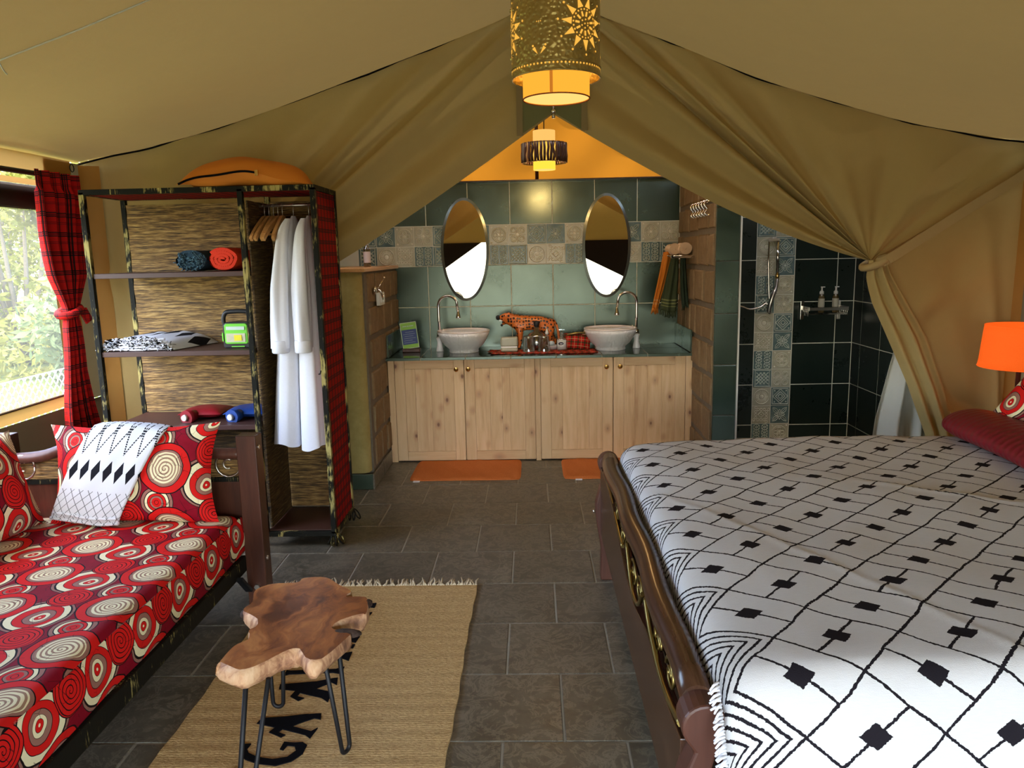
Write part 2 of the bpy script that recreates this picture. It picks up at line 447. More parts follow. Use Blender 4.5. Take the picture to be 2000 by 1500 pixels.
MT = {}
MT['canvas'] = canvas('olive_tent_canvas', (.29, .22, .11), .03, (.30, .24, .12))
MT['roofc'] = canvas('tent_roof_canvas', (.375, .268, .103), .024, (.36, .25, .085))
MT['flapc'] = canvas('khaki_flap_canvas', (.48, .365, .155), .03, (.34, .24, .09))
MT['strap'] = canvas('pale_canvas_strap', (.47, .36, .18), .0)
MT['greenc'] = canvas('green_canvas', (.20, .205, .095), .08)
MT['orangec'] = canvas('orange_canvas', (.50, .19, .022), .16, (.62, .22, .015))
MT['orangestrip'] = canvas('orange_canvas_border', (.50, .27, .075), .20, (.60, .34, .10))
MT['frontc'] = canvas('ochre_front_canvas', (.42, .25, .06), .12)
MT['darkc'] = canvas('dark_canvas', (.022, .014, .010), .0)
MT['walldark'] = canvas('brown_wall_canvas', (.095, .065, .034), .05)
MT['grout_floor'] = plain('pale_floor_grout', (.30, .28, .22), .9)
MT['grout_wall'] = plain('pale_wall_grout', (.62, .62, .50), .85)
MT['slate'] = tile_mat('slate_floor_tile', (.047, .042, .030), (.150, .132, .094), sc=6, streak=True, rr=(.30, .46), spec=.45)
MT['gtile'] = tile_mat('green_glazed_wall_tile', (.012, .026, .017), (.030, .056, .039), sc=5, rr=(.20, .29), spec=.75, bs=.010, ior=1.75, tint=(.80, 1.0, .88))
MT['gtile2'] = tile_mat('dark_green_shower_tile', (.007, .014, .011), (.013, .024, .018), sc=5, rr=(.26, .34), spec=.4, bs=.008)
MT['rel_cream'] = tile_mat('cream_relief_tile', (.40, .385, .28), (.50, .48, .36), sc=12, rr=(.15, .28), spec=.6, bs=.05)
MT['rel_teal'] = tile_mat('teal_relief_tile', (.075, .130, .130), (.17, .235, .22), sc=11, rr=(.15, .28), spec=.6, bs=.05)
MT['rel_cream_high'] = tile_mat('cream_glaze_on_relief', (.62, .60, .47), (.74, .72, .58), sc=12, rr=(.12, .2), spec=.7, bs=.03)
MT['rel_teal_high'] = tile_mat('pale_glaze_on_relief', (.46, .52, .45), (.60, .64, .54), sc=12, rr=(.12, .2), spec=.7, bs=.03)
MT['stone'] = tile_mat('ochre_cut_stone', (.165, .110, .055), (.285, .200, .108), sc=16, rr=(.8, .95), spec=.15, bs=.9)
MT['mortar'] = plain('grey_brown_mortar', (.16, .13, .09), .95, var=.25, sc=40)
MT['plaster'] = tile_mat('yellow_washed_plaster', (.28, .22, .07), (.47, .38, .15), sc=5, rr=(.8, .9), spec=.15, bs=.6)
MT['pine'] = wood('knotty_pine', (.50, .30, .145), (.66, .455, .245), (.75, .545, .325), 2, 4.5, .5, knots=9.0)
MT['pineh'] = wood('knotty_pine_rail', (.50, .30, .145), (.65, .44, .235), (.73, .53, .31), 0, 4.5, .5, knots=7.0)
MT['maho'] = wood('dark_mahogany', (.030, .010, .006), (.062, .020, .011), (.10, .036, .02), 2, 5, .3, spec=.5)
MT['mahoh'] = wood('dark_mahogany_rail', (.022, .010, .006), (.050, .021, .011), (.115, .055, .030), 1, 5, .24, spec=.55)
MT['mahored'] = wood('reddish_mahogany', (.048, .017, .011), (.085, .031, .020), (.12, .046, .030), 2, 4, .4, spec=.35)
MT['shelf'] = plain('brown_board', (.060, .024, .018), .45, var=.12)
MT['irondark'] = rubbed('faintly_gold_rubbed_dark_iron', .07)
MT['reed'] = reed('woven_reed', 1.0)
MT['reeddark'] = reed('dark_woven_reed', .42)
MT['iron'] = rubbed('gold_rubbed_iron', .025)
MT['black'] = plain('black_painted_metal', (.006, .006, .007), .5, spec=.3)
MT['blackplastic'] = plain('black_plastic', (.014, .014, .016), .45)
MT['chrome'] = plain('chrome', (.80, .78, .74), .10, 1.0, var=.02)
MT['steel'] = plain('brushed_steel', (.62, .60, .56), .28, 1.0, var=.04)
MT['brass'] = plain('polished_brass', (.72, .50, .17), .22, 1.0, var=.05)
MT['antique'] = plain('antique_brass', (.30, .23, .08), .34, 1.0, var=.3)
MT['white'] = plain('white_ceramic', (.78, .79, .80), .2, spec=.6, var=.02)
MT['wplastic'] = plain('white_plastic', (.66, .66, .60), .4, var=.02)
MT['wax'] = waxprint('red_circle_wax_print')
MT['blanket'] = blanket_mat()
MT['throw'] = throw_mat()
MT['tartan'] = plaid('red_tartan_curtain', (.47, .010, .008), [(.06, .030, .96), (.15, .024, .92), (.24, .030, .96), (.68, .016, .75), (.76, .016, .75)], .105, ro=.8)
MT['tartan2'] = plaid('red_tartan_panel', (.30, .006, .005), [(.10, .04, .9), (.22, .035, .85), (.34, .04, .9)], .060)
MT['tartan3'] = plaid('red_green_tartan', (.40, .012, .010), [(.16, .13, .75)], .052, dark=(.012, .035, .014), pale=(.62, .025, (.55, .45, .22)))
MT['satin'] = None
MT['orangecloth'] = plain('orange_cotton', (.62, .20, .018), .75, var=.12, sc=8)
MT['mat'] = None
MT['robe'] = plain('white_terry_cloth', (.74, .76, .84), .95, spec=.1, var=.04, sc=120)
MT['linen'] = plain('white_curtain_cloth', (.62, .62, .54), .85, spec=.2, var=.06, sc=6)
MT['hwood'] = wood('hanger_wood', (.40, .19, .060), (.56, .29, .10), (.66, .37, .15), 1, 6, .35)

def _satin():
    t = NT('crimson_striped_satin'); s = t.sep(t.uv())
    f = t.ma('GREATER_THAN', t.ma('FRACT', t.ma('DIVIDE', s[0], .04)), .5)
    c = t.mix(f, (.14, .004, .012), (.185, .008, .019))
    return t.surf(t.bsdf(c, t.ma('ADD', .38, t.ma('MULTIPLY', f, .2)), spec=.3))
MT['satin'] = _satin()
def _bathmat():
    t = NT('orange_terry_bath_mat'); n = t.noise(t.obj(), 130, 3, .7); n2 = t.noise(t.obj(), 12, 4)
    c = t.mix(n, (.40, .115, .028), (.66, .22, .065))
    return t.surf(t.bsdf(c, .95, spec=.05, nrm=t.bump(t.ma('ADD', n, n2), .6, .008)))
MT['mat'] = _bathmat()
def _jute():
    t = NT('woven_jute'); p = t.obj()
    r1 = t.n('TexWave', {'Vector': p, 'Scale': 28.0, 'Distortion': 2.0, 'Detail': 2.0, 'Detail Scale': 2.0}, wave_type='BANDS', bands_direction='Y')
    n = t.noise(t.scl(p, (1, 2.2, 1)), 75, 4, .7); n2 = t.noise(t.scl(p, (1, 4, 1)), 7, 3)
    c = t.ramp(n, [(.25, (.25, .155, .065)), (.5, (.52, .345, .150)), (.66, (.64, .45, .215)), (.80, (.80, .68, .45))])
    c = t.mix(t.ma('MULTIPLY', n2, .35), c, (.38, .255, .11))
    h = t.ma('ADD', t.ma('MULTIPLY', r1, .12), n)
    return t.surf(t.bsdf(c, .95, spec=.05, nrm=t.bump(h, .7, .008)))
MT['jute'] = _jute()
MT['blackpile'] = plain('black_wool_pile', (.006, .006, .008), 1.0, spec=.05, var=.3, sc=120)
def _burl():
    t = NT('polished_burl_wood'); p = t.obj()
    w = t.noise(p, 5, 3, col=True)
    q = t.vm('ADD', p, t.scl(t.vm('SUBTRACT', w, (.5, .5, .5)), (.25, .25, .1)))
    a = t.noise(t.scl(q, (1, .45, 1)), 9, 5, .62, 1.6); b = t.noise(q, 4.2, 3)
    f = t.ma('ADD', t.ma('MULTIPLY', a, .6), t.ma('MULTIPLY', b, .4))
    c = t.ramp(f, [(.30, (.045, .013, .007)), (.42, (.17, .052, .018)), (.52, (.34, .118, .034)), (.66, (.56, .25, .075))])
    return t.surf(t.bsdf(c, t.ramp(a, [(.3, .30), (.7, .42)]), spec=.45, nrm=t.bump(a, .08, .004)))
MT['burl'] = _burl()
def _rawedge():
    t = NT('raw_live_edge_wood'); p = t.obj()
    a = t.noise(t.scl(p, (1, 1, .35)), 38, 5, .65, .5); b = t.noise(p, 9, 3)
    f = t.ma('ADD', t.ma('MULTIPLY', a, .55), t.ma('MULTIPLY', b, .45))
    c = t.ramp(f, [(.30, (.10, .045, .030)), (.44, (.33, .16, .085)), (.54, (.56, .33, .18)), (.70, (.68, .47, .29))])
    return t.surf(t.bsdf(c, .6, spec=.3, nrm=t.bump(a, .5, .006)))
MT['rawedge'] = _rawedge()
def _glass(name, col=(.9, .95, .95), ro=.02):
    t = NT(name)
    g = t.n('BsdfGlossy', {'Color': (1, 1, 1, 1), 'Roughness': ro}); tr = t.n('BsdfTransparent', {'Color': (*col, 1)})
    lw = t.n('LayerWeight', {'Blend': .35}, o=1)
    return t.surf(t.n('MixShader', {0: t.ma('ADD', t.ma('MULTIPLY', lw, .7), .14), 1: tr, 2: g}))
MT['glass'] = _glass('clear_glass')
MT['smoky'] = _glass('smoked_clear_plastic', (.55, .48, .38))
def _net():
    t = NT('mosquito_net'); d = t.n('BsdfTranslucent', {'Color': (.72, .72, .68, 1)}); d2 = t.n('BsdfDiffuse', {'Color': (.5, .5, .46, 1)})
    tr = t.n('BsdfTransparent', {'Color': (1, 1, 1, 1)})
    return t.surf(t.n('MixShader', {0: .09, 1: tr, 2: t.n('MixShader', {0: .4, 1: d, 2: d2})}))
MT['net'] = _net()
def _mirror():
    t = NT('silvered_mirror'); return t.surf(t.n('BsdfGlossy', {'Color': (.93, .95, .93, 1), 'Roughness': .0}))
MT['mirror'] = _mirror()
# ================================================================== SETTING
XL, XR, YP, YB = -2.78, 2.83, 2.45, 3.98          # tent walls, partition plane, tiled back wall
RX, RZ = 0.06, 3.02                                # ridge

def chtile(w, d, h, ch=.003):
    """slab, top at z = 0, chamfered top edge"""
    m = M(); a, b = w / 2, d / 2
    lo = [(-a, -b, -h), (a, -b, -h), (a, b, -h), (-a, b, -h)]
    md = [(x, y, -ch) for x, y, _ in lo]; tp = [(x - ch * (1 if x > 0 else -1), y - ch * (1 if y > 0 else -1), 0) for x, y, _ in lo]
    f = []
    for i in range(4):
        j = (i + 1) % 4; f += [(i, j, 4 + j, 4 + i), (4 + i, 4 + j, 8 + j, 8 + i)]
    return m.add(lo + md + tp, f + [(8, 9, 10, 11)])

# ---- floor: grout bed and slate tiles
m = M(); m.box(-2.9, 2.95, -2.55, 4.05, -.05, -.0022)
floor = struct('floor', m, MT['grout_floor'])
ft = mesh('tile', chtile(.3945, .3945, .012)); ft.materials.append(MT['slate'])
for r in range(-6, 10):
    off = 0 if r % 2 == 0 else .2
    for k in range(-7, 8):
        x = k * .4 + .2 + off
        if -3.0 < x < 3.0:
            inst('tile', ft, floor, (x, r * .4 + .2, rnd.uniform(-.0006, .0006)), (0, 0, rnd.choice((0, pi))))

# ---- tiled back wall
m = M(); m.box(-2.2, 2.62, YB + .0018, YB + .16, -.02, 2.118)
back = struct('wall_back', m, MT['grout_wall'])
_tm = {}
def wtile(w, h, mat):
    k = (round(w, 4), round(h, 4), mat)
    if k not in _tm:
        me = mesh('wall_tile', chtile(w - .005, h - .005, .012, .0025)); me.materials.append(MT[mat]); _tm[k] = me
    return _tm[k]
FY = (pi / 2, 0, 0)                                 # tile facing -y
def put_tile(par, x0, x1, z0, z1, y, mat='gtile', rot=FY):
    return inst('tile', wtile(x1 - x0, z1 - z0, mat), par, ((x0 + x1) / 2, y, (z0 + z1) / 2), rot)
WT = .3366
ZR = [(1.783, 2.116), (1.137, 1.467), (.800, 1.137), (.467, .80), (.130, .467)]
XS = [.0907 + i * WT for i in range(-6, 4)]
for z0, z1 in ZR[:3]:
    for a, b in zip(XS, XS[1:]): put_tile(back, a, b, z0, z1, YB)

# relief tiles: eight designs made of raised ridges and domes
def ridge(m, pts, w=.008, h=.006, closed=False, s=.07):
    P = [Vector((x * s, y * s, 0)) for x, y in pts]
    if closed: P.append(P[0])
    for a, b in zip(P, P[1:]):
        d = (b - a)
        if d.length < 1e-6: continue
        d.normalize(); n = Vector((-d.y, d.x, 0)) * w / 2; w_ = w; u = Vector((0, 0, h * 1.5))
        m.add([a - n, a + n, b + n, b - n, a + u, b + u], [(0, 3, 5, 4), (1, 4, 5, 2), (0, 4, 1), (3, 2, 5)])
def circ(r, n=16, c=(0, 0), a0=0, a1=2 * pi): return [(c[0] + r * cos(a0 + (a1 - a0) * i / n), c[1] + r * sin(a0 + (a1 - a0) * i / n)) for i in range(n)]
def dome(m, x, y, r, h=.007, s=.07, n=8):
    ps = [(x * s + r * s * cos(2 * pi * i / n), y * s + r * s * sin(2 * pi * i / n), 0) for i in range(n)]
    qs = [(x * s + .5 * r * s * cos(2 * pi * i / n), y * s + .5 * r * s * sin(2 * pi * i / n), h) for i in range(n)]
    m.add(ps + qs, [(i, (i + 1) % n, n + (i + 1) % n, n + i) for i in range(n)] + [tuple(range(n, 2 * n))], smooth=True)
def rot4(fn):
    for k in range(4): fn(k * pi / 2)
def rp(pts, a): return [(x * cos(a) - y * sin(a), x * sin(a) + y * cos(a)) for x, y in pts]
def petal(r0, r1, w, n=6):
    up = [(r0 + (r1 - r0) * i / n, w * sin(pi * i / n)) for i in range(n + 1)]
    return up + [(x, -y) for x, y in up[::-1][1:-1]]
def design(k):
    m = chtile(.1475, .1475, .012, .002); m.cur = 1
    if k == 1:      # medallion
        ridge(m, circ(.80, 20), closed=True); ridge(m, circ(.66, 20), closed=True, w=.006)
        for i in range(4): ridge(m, rp(circ(.22, 8, (.38, 0)), i * pi / 2), closed=True)
        dome(m, 0, 0, .2)
        for i in range(4): dome(m, *rp([(.82, .82)], i * pi / 2)[0], .12)
    elif k == 2:    # four lobes
        for i in range(4):
            ridge(m, rp(circ(.34, 12, (.46, .46)), i * pi / 2), closed=True); ridge(m, rp(circ(.20, 10, (.46, .46)), i * pi / 2), closed=True, w=.006)
            ridge(m, rp([(0, .25), (0, .9)], i * pi / 2))
        dome(m, 0, 0, .2); ridge(m, circ(.27, 12), closed=True)
    elif k == 3:    # nested diamonds in a frame
        ridge(m, [(-.9, -.9), (.9, -.9), (.9, .9), (-.9, .9)], closed=True, w=.008, h=.005)
        for r in (.85, .55, .28): ridge(m, [(r, 0), (0, r), (-r, 0), (0, -r)], closed=True, w=.008, h=.005)
        for i in range(4): dome(m, *rp([(.66, .66)], i * pi / 2)[0], .1)
    elif k == 4:    # four diagonal leaves
        for i in range(4):
            p = rp(petal(.2, 1.15, .22), pi / 4 + i * pi / 2); ridge(m, p, closed=True, w=.006, h=.005)
            ridge(m, rp([(.25, 0), (1.0, 0)], pi / 4 + i * pi / 2), w=.006); ridge(m, rp(petal(.2, .6, .12), i * pi / 2), closed=True, w=.007)
        dome(m, 0, 0, .16, .005)
    elif k == 5:    # star lattice
        for cx in (-.48, .48):
            for cy in (-.66, 0, .66):
                for i in range(6):
                    a = i * pi / 3 + pi / 6; ridge(m, [(cx, cy), (cx + .38 * cos(a), cy + .36 * sin(a))], w=.007, h=.005)
                ridge(m, circ(.40, 6, (cx, cy), pi / 6, 2 * pi + pi / 6), closed=True, w=.007)
    elif k == 6:    # crossed lattice in a frame
        ridge(m, [(-.82, -.95), (-.82, .95)]); ridge(m, [(.82, -.95), (.82, .95)]); ridge(m, [(-.95, -.95), (.95, -.95)]); ridge(m, [(-.95, .95), (.95, .95)])
        for d in (-.8, -.4, 0, .4, .8):
            a, b = max(-.7, -.7 - d), min(.7, .7 - d)
            ridge(m, [(a, a + d), (b, b + d)], w=.009, h=.005); ridge(m, [(-a, a + d), (-b, b + d)], w=.009, h=.005)
    elif k == 7:    # sun disc
        ridge(m, circ(.86, 22), closed=True)
        for i in range(24): a = 2 * pi * i / 24; ridge(m, [(.34 * cos(a), .34 * sin(a)), (.72 * cos(a), .72 * sin(a))], w=.006, h=.003)
        dome(m, 0, 0, .26, .005)
    else:           # lace
        ridge(m, [(.36, 0), (0, .36), (-.36, 0), (0, -.36)], closed=True)
        for i in range(4):
            for q in ((.62, .0), (.62, .36), (.62, -.36), (.85, .62)): ridge(m, rp(circ(.15, 6, q), i * pi / 2), closed=True, w=.006, h=.003)
        dome(m, 0, 0, .1)
    return m
DS = {}
for k in range(1, 9):
    me = mesh('relief_tile', design(k)); b_ = 'rel_teal' if k in (3, 4, 5, 6) else 'rel_cream'; me.materials.append(MT[b_]); me.materials.append(MT[b_ + '_high']); DS[k] = me
TOPSEQ = {0: 2, 1: 1, 2: 4, 3: 3}; BOTSEQ = {0: 6, 1: 5, 2: 8, 3: 7}
for k in range(0, 17):
    x = 1.1005 - (k + .5) * .1515
    inst('relief_tile', DS[TOPSEQ[(k if k < 11 else k - 1) % 4]], back, (x, YB, 1.704), FY, (1.005, 1.04, 1))
    inst('relief_tile', DS[BOTSEQ[k % 4]], back, (x, YB, 1.546), FY, (1.005, 1.04, 1))
# shower part of the back wall
SX0, SX1 = 1.716, 2.020
SZ = [.113 + i * WT for i in range(-1, 7)]
for z0, z1 in zip(SZ, SZ[1:]):
    z1 = min(z1, 2.116); z0 = max(z0, 0)
    put_tile(back, 1.27, SX0, z0, z1, YB, 'gtile2'); put_tile(back, SX1, 2.36, z0, z1, YB, 'gtile2'); put_tile(back, 2.36, 2.50, z0, z1, YB, 'gtile2')
LS, RS = [6, 7, 8, 5], [2, 3, 4, 1]
for i in range(15):
    z = 1.643 + .072 + .1515 * 2 - .1515 * i
    if z < .03: break
    inst('relief_tile', DS[LS[(i - 2) % 4]], back, (SX0 + .0755, YB, z), FY); inst('relief_tile', DS[RS[(i - 2) % 4]], back, (SX0 + .227, YB, z), FY)

# shower side wall
m = M(); m.box(2.502, 2.62, 2.62, YB + .006, -.02, 2.1)
sw = struct('wall_shower_side', m, MT['grout_wall'])
for z0, z1 in zip(SZ, SZ[1:]):
    z1 = min(z1, 2.1); z0 = max(z0, 0); y = YB
    for d in (.16, WT, WT, WT):
        put_tile(sw, y - d, y, z0, z1, 0, 'gtile2').location = Vector((2.50, y - d / 2, (z0 + z1) / 2))
        sw.children[-1].rotation_euler = (pi / 2, 0, -pi / 2); y -= d

# ---- stone stub walls
def stones(par, x, y0, y1, rows, sign, seed):
    """rough blocks proud of the mortar on the face at x; sign +1 faces +x"""
    r = random.Random(seed)
    for i, (z0, z1) in enumerate(rows):
        y = y0 - (r.uniform(.0, .12) if i % 2 else 0)
        while y < y1 - .02:
            w = r.choice((.17, .21, .25, .30)) + r.uniform(-.02, .02); a, b = max(y, y0) + .011, min(y + w, y1) - .011
            if b - a > .04:
                p = r.uniform(.008, .019); j = lambda: r.uniform(-.006, .006)
                xo, xi = x + sign * p, x - sign * .02
                q = [(xi, a, z0 + .013), (xi, b, z0 + .013), (xi, b, z1 - .013), (xi, a, z1 - .013)]
                e = .007
                f = [(xo - sign * e, a + j(), z0 + .013 + j()), (xo - sign * e, b + j(), z0 + .013 + j()), (xo - sign * e, b + j(), z1 - .013 + j()), (xo - sign * e, a + j(), z1 - .013 + j())]
                cy, cz = (a + b) / 2, (z0 + z1) / 2
                g = [(xo + sign * r.uniform(-.003, .003), cy + (Y - cy) * .90, cz + (Z - cz) * .92) for _, Y, Z in f]
                mm = M(); fs = []
                for k in range(4):
                    l = (k + 1) % 4; fs += [(k, l, 4 + l, 4 + k), (4 + k, 4 + l, 8 + l, 8 + k)]
                fs.append((8, 9, 10, 11))
                if sign < 0: fs = [t[::-1] for t in fs]
                mm.add(q + f + g, fs, smooth=False)
                obj('stone', mm, MT['stone'], par)
            y += w
m = M(); m.box(-1.50, -1.182, 2.80, YB + .006, 0, 1.455)
wl = struct('wall_left_stub', m, MT['mortar'])
stones(wl, -1.182, 2.86, YB, [(.115, .335), (.345, .56), (.575, .79), (.80, 1.005), (1.015, 1.225), (1.235, 1.45)], 1, 3)
m = M()      # rough rendered front end, slightly bulging
m.grid(lambda u, v: (-1.52 + .345 * u - (.02 if u > .97 else 0), 2.80 - .085 * (1 - abs(2 * u - 1) ** 6) + .006 * sin(9 * v + 4 * u), .112 + 1.343 * v), 12, 20)
obj('rendered_end', m, MT['plaster'], wl)
m = M(); m.box(-1.54, -1.155, 2.70, YB - .002, 1.456, 1.480)
obj('cap_board', m, MT['hwood'], wl, bevel=.004)
for a, b in ((-1.52, -1.172),):
    put_tile(wl, a, b, 0, .11, 2.705, 'gtile')
for i, (a, b) in enumerate(((2.706, 3.04), (3.04, 3.375))):
    o = put_tile(wl, a, b, 0, .11, 0, 'slate'); o.location = Vector((-1.163, (a + b) / 2, .055)) - wloc(wl); o.rotation_euler = (pi / 2, 0, pi / 2)

m = M(); m.box(1.104, 1.262, 2.76, YB + .006, 0, 2.11)
wr = struct('wall_right_stub', m, MT['mortar'])
stones(wr, 1.104, 2.775, YB, [(.02, .26), (.27, .50), (.51, .715), (.725, .935), (.945, 1.175), (1.185, 1.425), (1.435, 1.665), (1.675, 1.86), (1.87, 2.10)], -1, 8)
PZ = [.13, .467, .804, 1.140, 1.477, 1.814, 2.10]
for z0, z1 in zip([0] + PZ, PZ): put_tile(wr, 1.098, 1.252, z0, z1, 2.75)
m = M(); m.box(1.253, 1.263, 2.745, 2.775, 0, 2.10); obj('corner_bead', m, MT['wplastic'], wr)
for z0, z1 in zip([0] + PZ, PZ):
    for a, b in ((2.76, 3.09), (3.09, 3.43), (3.43, 3.98)):
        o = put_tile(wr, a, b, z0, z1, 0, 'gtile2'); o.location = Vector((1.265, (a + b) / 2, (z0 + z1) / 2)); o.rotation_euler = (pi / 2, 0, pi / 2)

# ---- tent shell -------------------------------------------------------
LP = [(RX, RZ), (-.3, 2.865), (-.922, 2.637), (-1.696, 2.399), (-2.25, 2.245), (XL - .03, 2.142)]
RP = [(RX, RZ), (.35, 2.885), (.772, 2.72), (1.305, 2.501), (1.901, 2.321), (2.35, 2.205), (XR, 2.118)]
def pxz(kn, t):
    """smooth profile through knots by index parameter"""
    P = smooth_path([(x, 0, z) for x, z in kn], 8); q = pl([tuple(p) for p in P], t); return q[0], q[2]
def roof(kn, y0, y1):
    def fn(u, v):
        x, z = pxz(kn, u); y = y0 + (y1 - y0) * v
        z += .012 * sin(2.3 * y + 3 * u) * sin(pi * u) - .02 * exp(-((YP - y) / .12) ** 2) * sin(pi * u) + .006 * sin(11 * u + 1.5 * y)
        return (x, y, z)
    return fn
m = M(); m.grid(roof(LP, -2.6, YP), 40, 60); m.grid(roof(RP, -2.6, YP), 40, 60, flip=True)
ceil = struct('ceiling', m, MT['roofc'])
# seam tape and loop on the left slope
m = M()
tape = [(-2.03 + .66 * i / 20, .684 - .055 * i / 20) for i in range(21)]
def roofz(x): 
    kn = LP if x < RX else RP
    return li(sorted(kn), x)
m.tube([(x, y, roofz(x) - .016) for x, y in tape], .0035, 5); m.tube(smooth_path([(-2.035, .70, 2.292), (-2.05, .74, 2.275), (-2.048, .755, 2.262), (-2.04, .745, 2.26)], 4), .003, 5)
obj('seam_rope', m, MT['linen'], ceil)
# dark lacing cord where roof and partition meet
for kn in (LP, RP):
    m = M(); P = smooth_path([(x, 0, z) for x, z in kn], 8); m.tube([(p.x, YP - .022 - .01 * sin(5 * p.x), p.z - .006 + .004 * sin(14 * p.x)) for p in P], .0055, 5)
    obj('lacing_cord', m, MT['blackpile'], ceil)
# bathroom roof and its orange gable
m = M()
m.grid(lambda u, v: ((XL + .1) + (RX - XL - .1) * u, YP + .05 + 1.65 * v, 2.10 + .84 * u), 8, 8, flip=True); m.grid(lambda u, v: (RX + (XR - .1 - RX) * u, YP + .05 + 1.65 * v, 2.94 - .84 * u), 8, 8, flip=True)
br = struct('ceiling_bathroom', m, MT['roofc'])
m = M()
def gab(u, v):
    x = -2.7 + 5.45 * u; top = 2.94 - .305 * abs(x - RX); z = 2.095 + (top - 2.095) * v
    return (x, YB + .12 + .05 * sin(5.2 * x + 5 * v) * v + .03 * sin(11 * x - 7 * v) * (.3 + .7 * v), z)
m.grid(gab, 90, 14)
gb = struct('wall_back_gable', m, MT['orangec'])
m = M(); m.tube([(-.025, YB + .05, 2.11), (-.025, YB + .05, 2.93)], .014, 8)
obj('tent_pole', m, MT['maho'], gb)
m = M(); m.bar((-2.7, YB + .02, 2.117), (2.62, YB + .02, 2.117), .2, .008); obj('ledge', m, MT['maho'], gb)

# left canvas wall with window
WY0, WY1, WZ0, WZ1 = -.35, 2.10, .81, 1.98
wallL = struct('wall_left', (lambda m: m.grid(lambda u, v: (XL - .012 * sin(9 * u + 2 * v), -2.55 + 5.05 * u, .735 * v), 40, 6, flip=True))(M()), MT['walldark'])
m = M()
m.grid(lambda u, v: (XL, -2.55 + (WY0 + 2.55) * u, .735 + 1.40 * v), 6, 4, flip=True)
m.grid(lambda u, v: (XL - .003, 2.06 + .42 * u, .735 + 1.40 * v), 6, 6, flip=True)
obj('side_panel', m, MT['canvas'], wallL)
m = M(); m.grid(lambda u, v: (XL + .006 - .006 * sin(12 * u), WY0 + (2.32 - WY0) * u, 2.035 + .105 * v), 30, 2, flip=True)
obj('valance', m, MT['orangestrip'], wallL)
m = M()
m.grid(lambda u, v: (XL + .005, WY0 + (2.30 - WY0) * u, 1.975 + .03 * v), 20, 1, flip=True)
obj('lower_valance', m, MT['orangestrip'], wallL)
m = M(); m.grid(lambda u, v: (XL + .006, WY0 + (2.10 - WY0) * u, .742 + .062 * v), 30, 1, flip=True)
obj('sill_border', m, MT['orangestrip'], wallL)
m = M(); m.grid(lambda u, v: (XL + .008, 2.06 + .20 * u, .74 + 1.38 * v), 3, 10, flip=True); m.grid(lambda u, v: (XL + .03 + .10 * u, 2.36 + .05 * u, .3 + 1.82 * v), 3, 10, flip=True)
obj('side_border', m, MT['orangestrip'], wallL)
m = M(); m.grid(lambda u, v: (XL - .004, WY0 + (2.10 - WY0) * u, .80 + 1.2 * v), 4, 4, flip=True)
win = struct('window_1', m, MT['net'])
m = M(); m.grid(lambda u, v: (XL - .010 + .02 * sin(pi * v), WY0 + (2.10 - WY0) * u, 1.845 + .13 * v), 8, 6, flip=True)
obj('rolled_shutter', m, MT['darkc'], win)
m = M(); m.tube([(XL + .004, WY0, .808), (XL + .004, 2.1, .808)], .007, 6); obj('bottom_hem', m, MT['walldark'], win)
# rings holding canvas at the corner
for i, (y, z) in enumerate(((2.30, 2.10), (2.33, 2.00), (2.37, 1.94))):
    m = M(); m.tube([(XL + .03, y + .02 * cos(a), z + .022 * sin(a)) for a in [2 * pi * k / 12 for k in range(12)]], .003, 5, closed=True)
    obj('lacing_ring', m, MT['black'], wallL)

# right canvas wall, seen at the far right only
m = M(); m.grid(lambda u, v: (XR, -2.55 + 5.05 * u, 2.13 * v), 20, 10)
wallR = struct('wall_right', m, MT['canvas'])
m = M(); m.grid(lambda u, v: (XR - .02 - .03 * u, 2.36 + .08 * u, 2.0 * v), 2, 8); obj('side_border', m, MT['orangestrip'], wallR)
# bathroom outer walls
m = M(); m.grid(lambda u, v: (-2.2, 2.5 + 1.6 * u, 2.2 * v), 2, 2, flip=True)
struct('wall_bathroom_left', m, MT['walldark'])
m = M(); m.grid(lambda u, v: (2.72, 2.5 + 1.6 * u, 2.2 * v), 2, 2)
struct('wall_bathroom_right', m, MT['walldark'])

# entrance end behind the camera
m = M()
m.add([(XL, -2.56, 1.745), (XR, -2.56, 1.745), (XR, -2.56, 2.14), (RX, -2.56, RZ), (XL, -2.56, 2.14)], [(0, 1, 2, 3, 4)])
wf = struct('wall_front', m, MT['frontc'])
m = M(); m.grid(lambda u, v: (-3.4 + 6.9 * u, -2.7 - 2.7 * v, 2.55 - .55 * v - .04 * sin(pi * u)), 8, 4)
struct('ceiling_veranda_sky_block', m, MT['darkc'])  # unseen veranda roof, added to keep upper sky light off the near bed
m = M()
m.add([(XL, -2.62, 1.76), (-.88, -2.62, 1.76), (-1.54, -2.62, 1.318), (-2.32, -2.62, .80), (XL, -2.62, .3)], [(0, 1, 2, 3, 4)])
m.add([(XR, -2.62, 1.76), (.22, -2.62, 1.76), (.775, -2.62, 1.476), (1.40, -2.62, 1.165), (2.3, -2.62, .62), (XR, -2.62, .25)], [(5, 4, 3, 2, 1, 0)])
obj('door_flaps', m, MT['darkc'], wf)  # flaps stand against the daylight; that backlit shade is in their dark colour

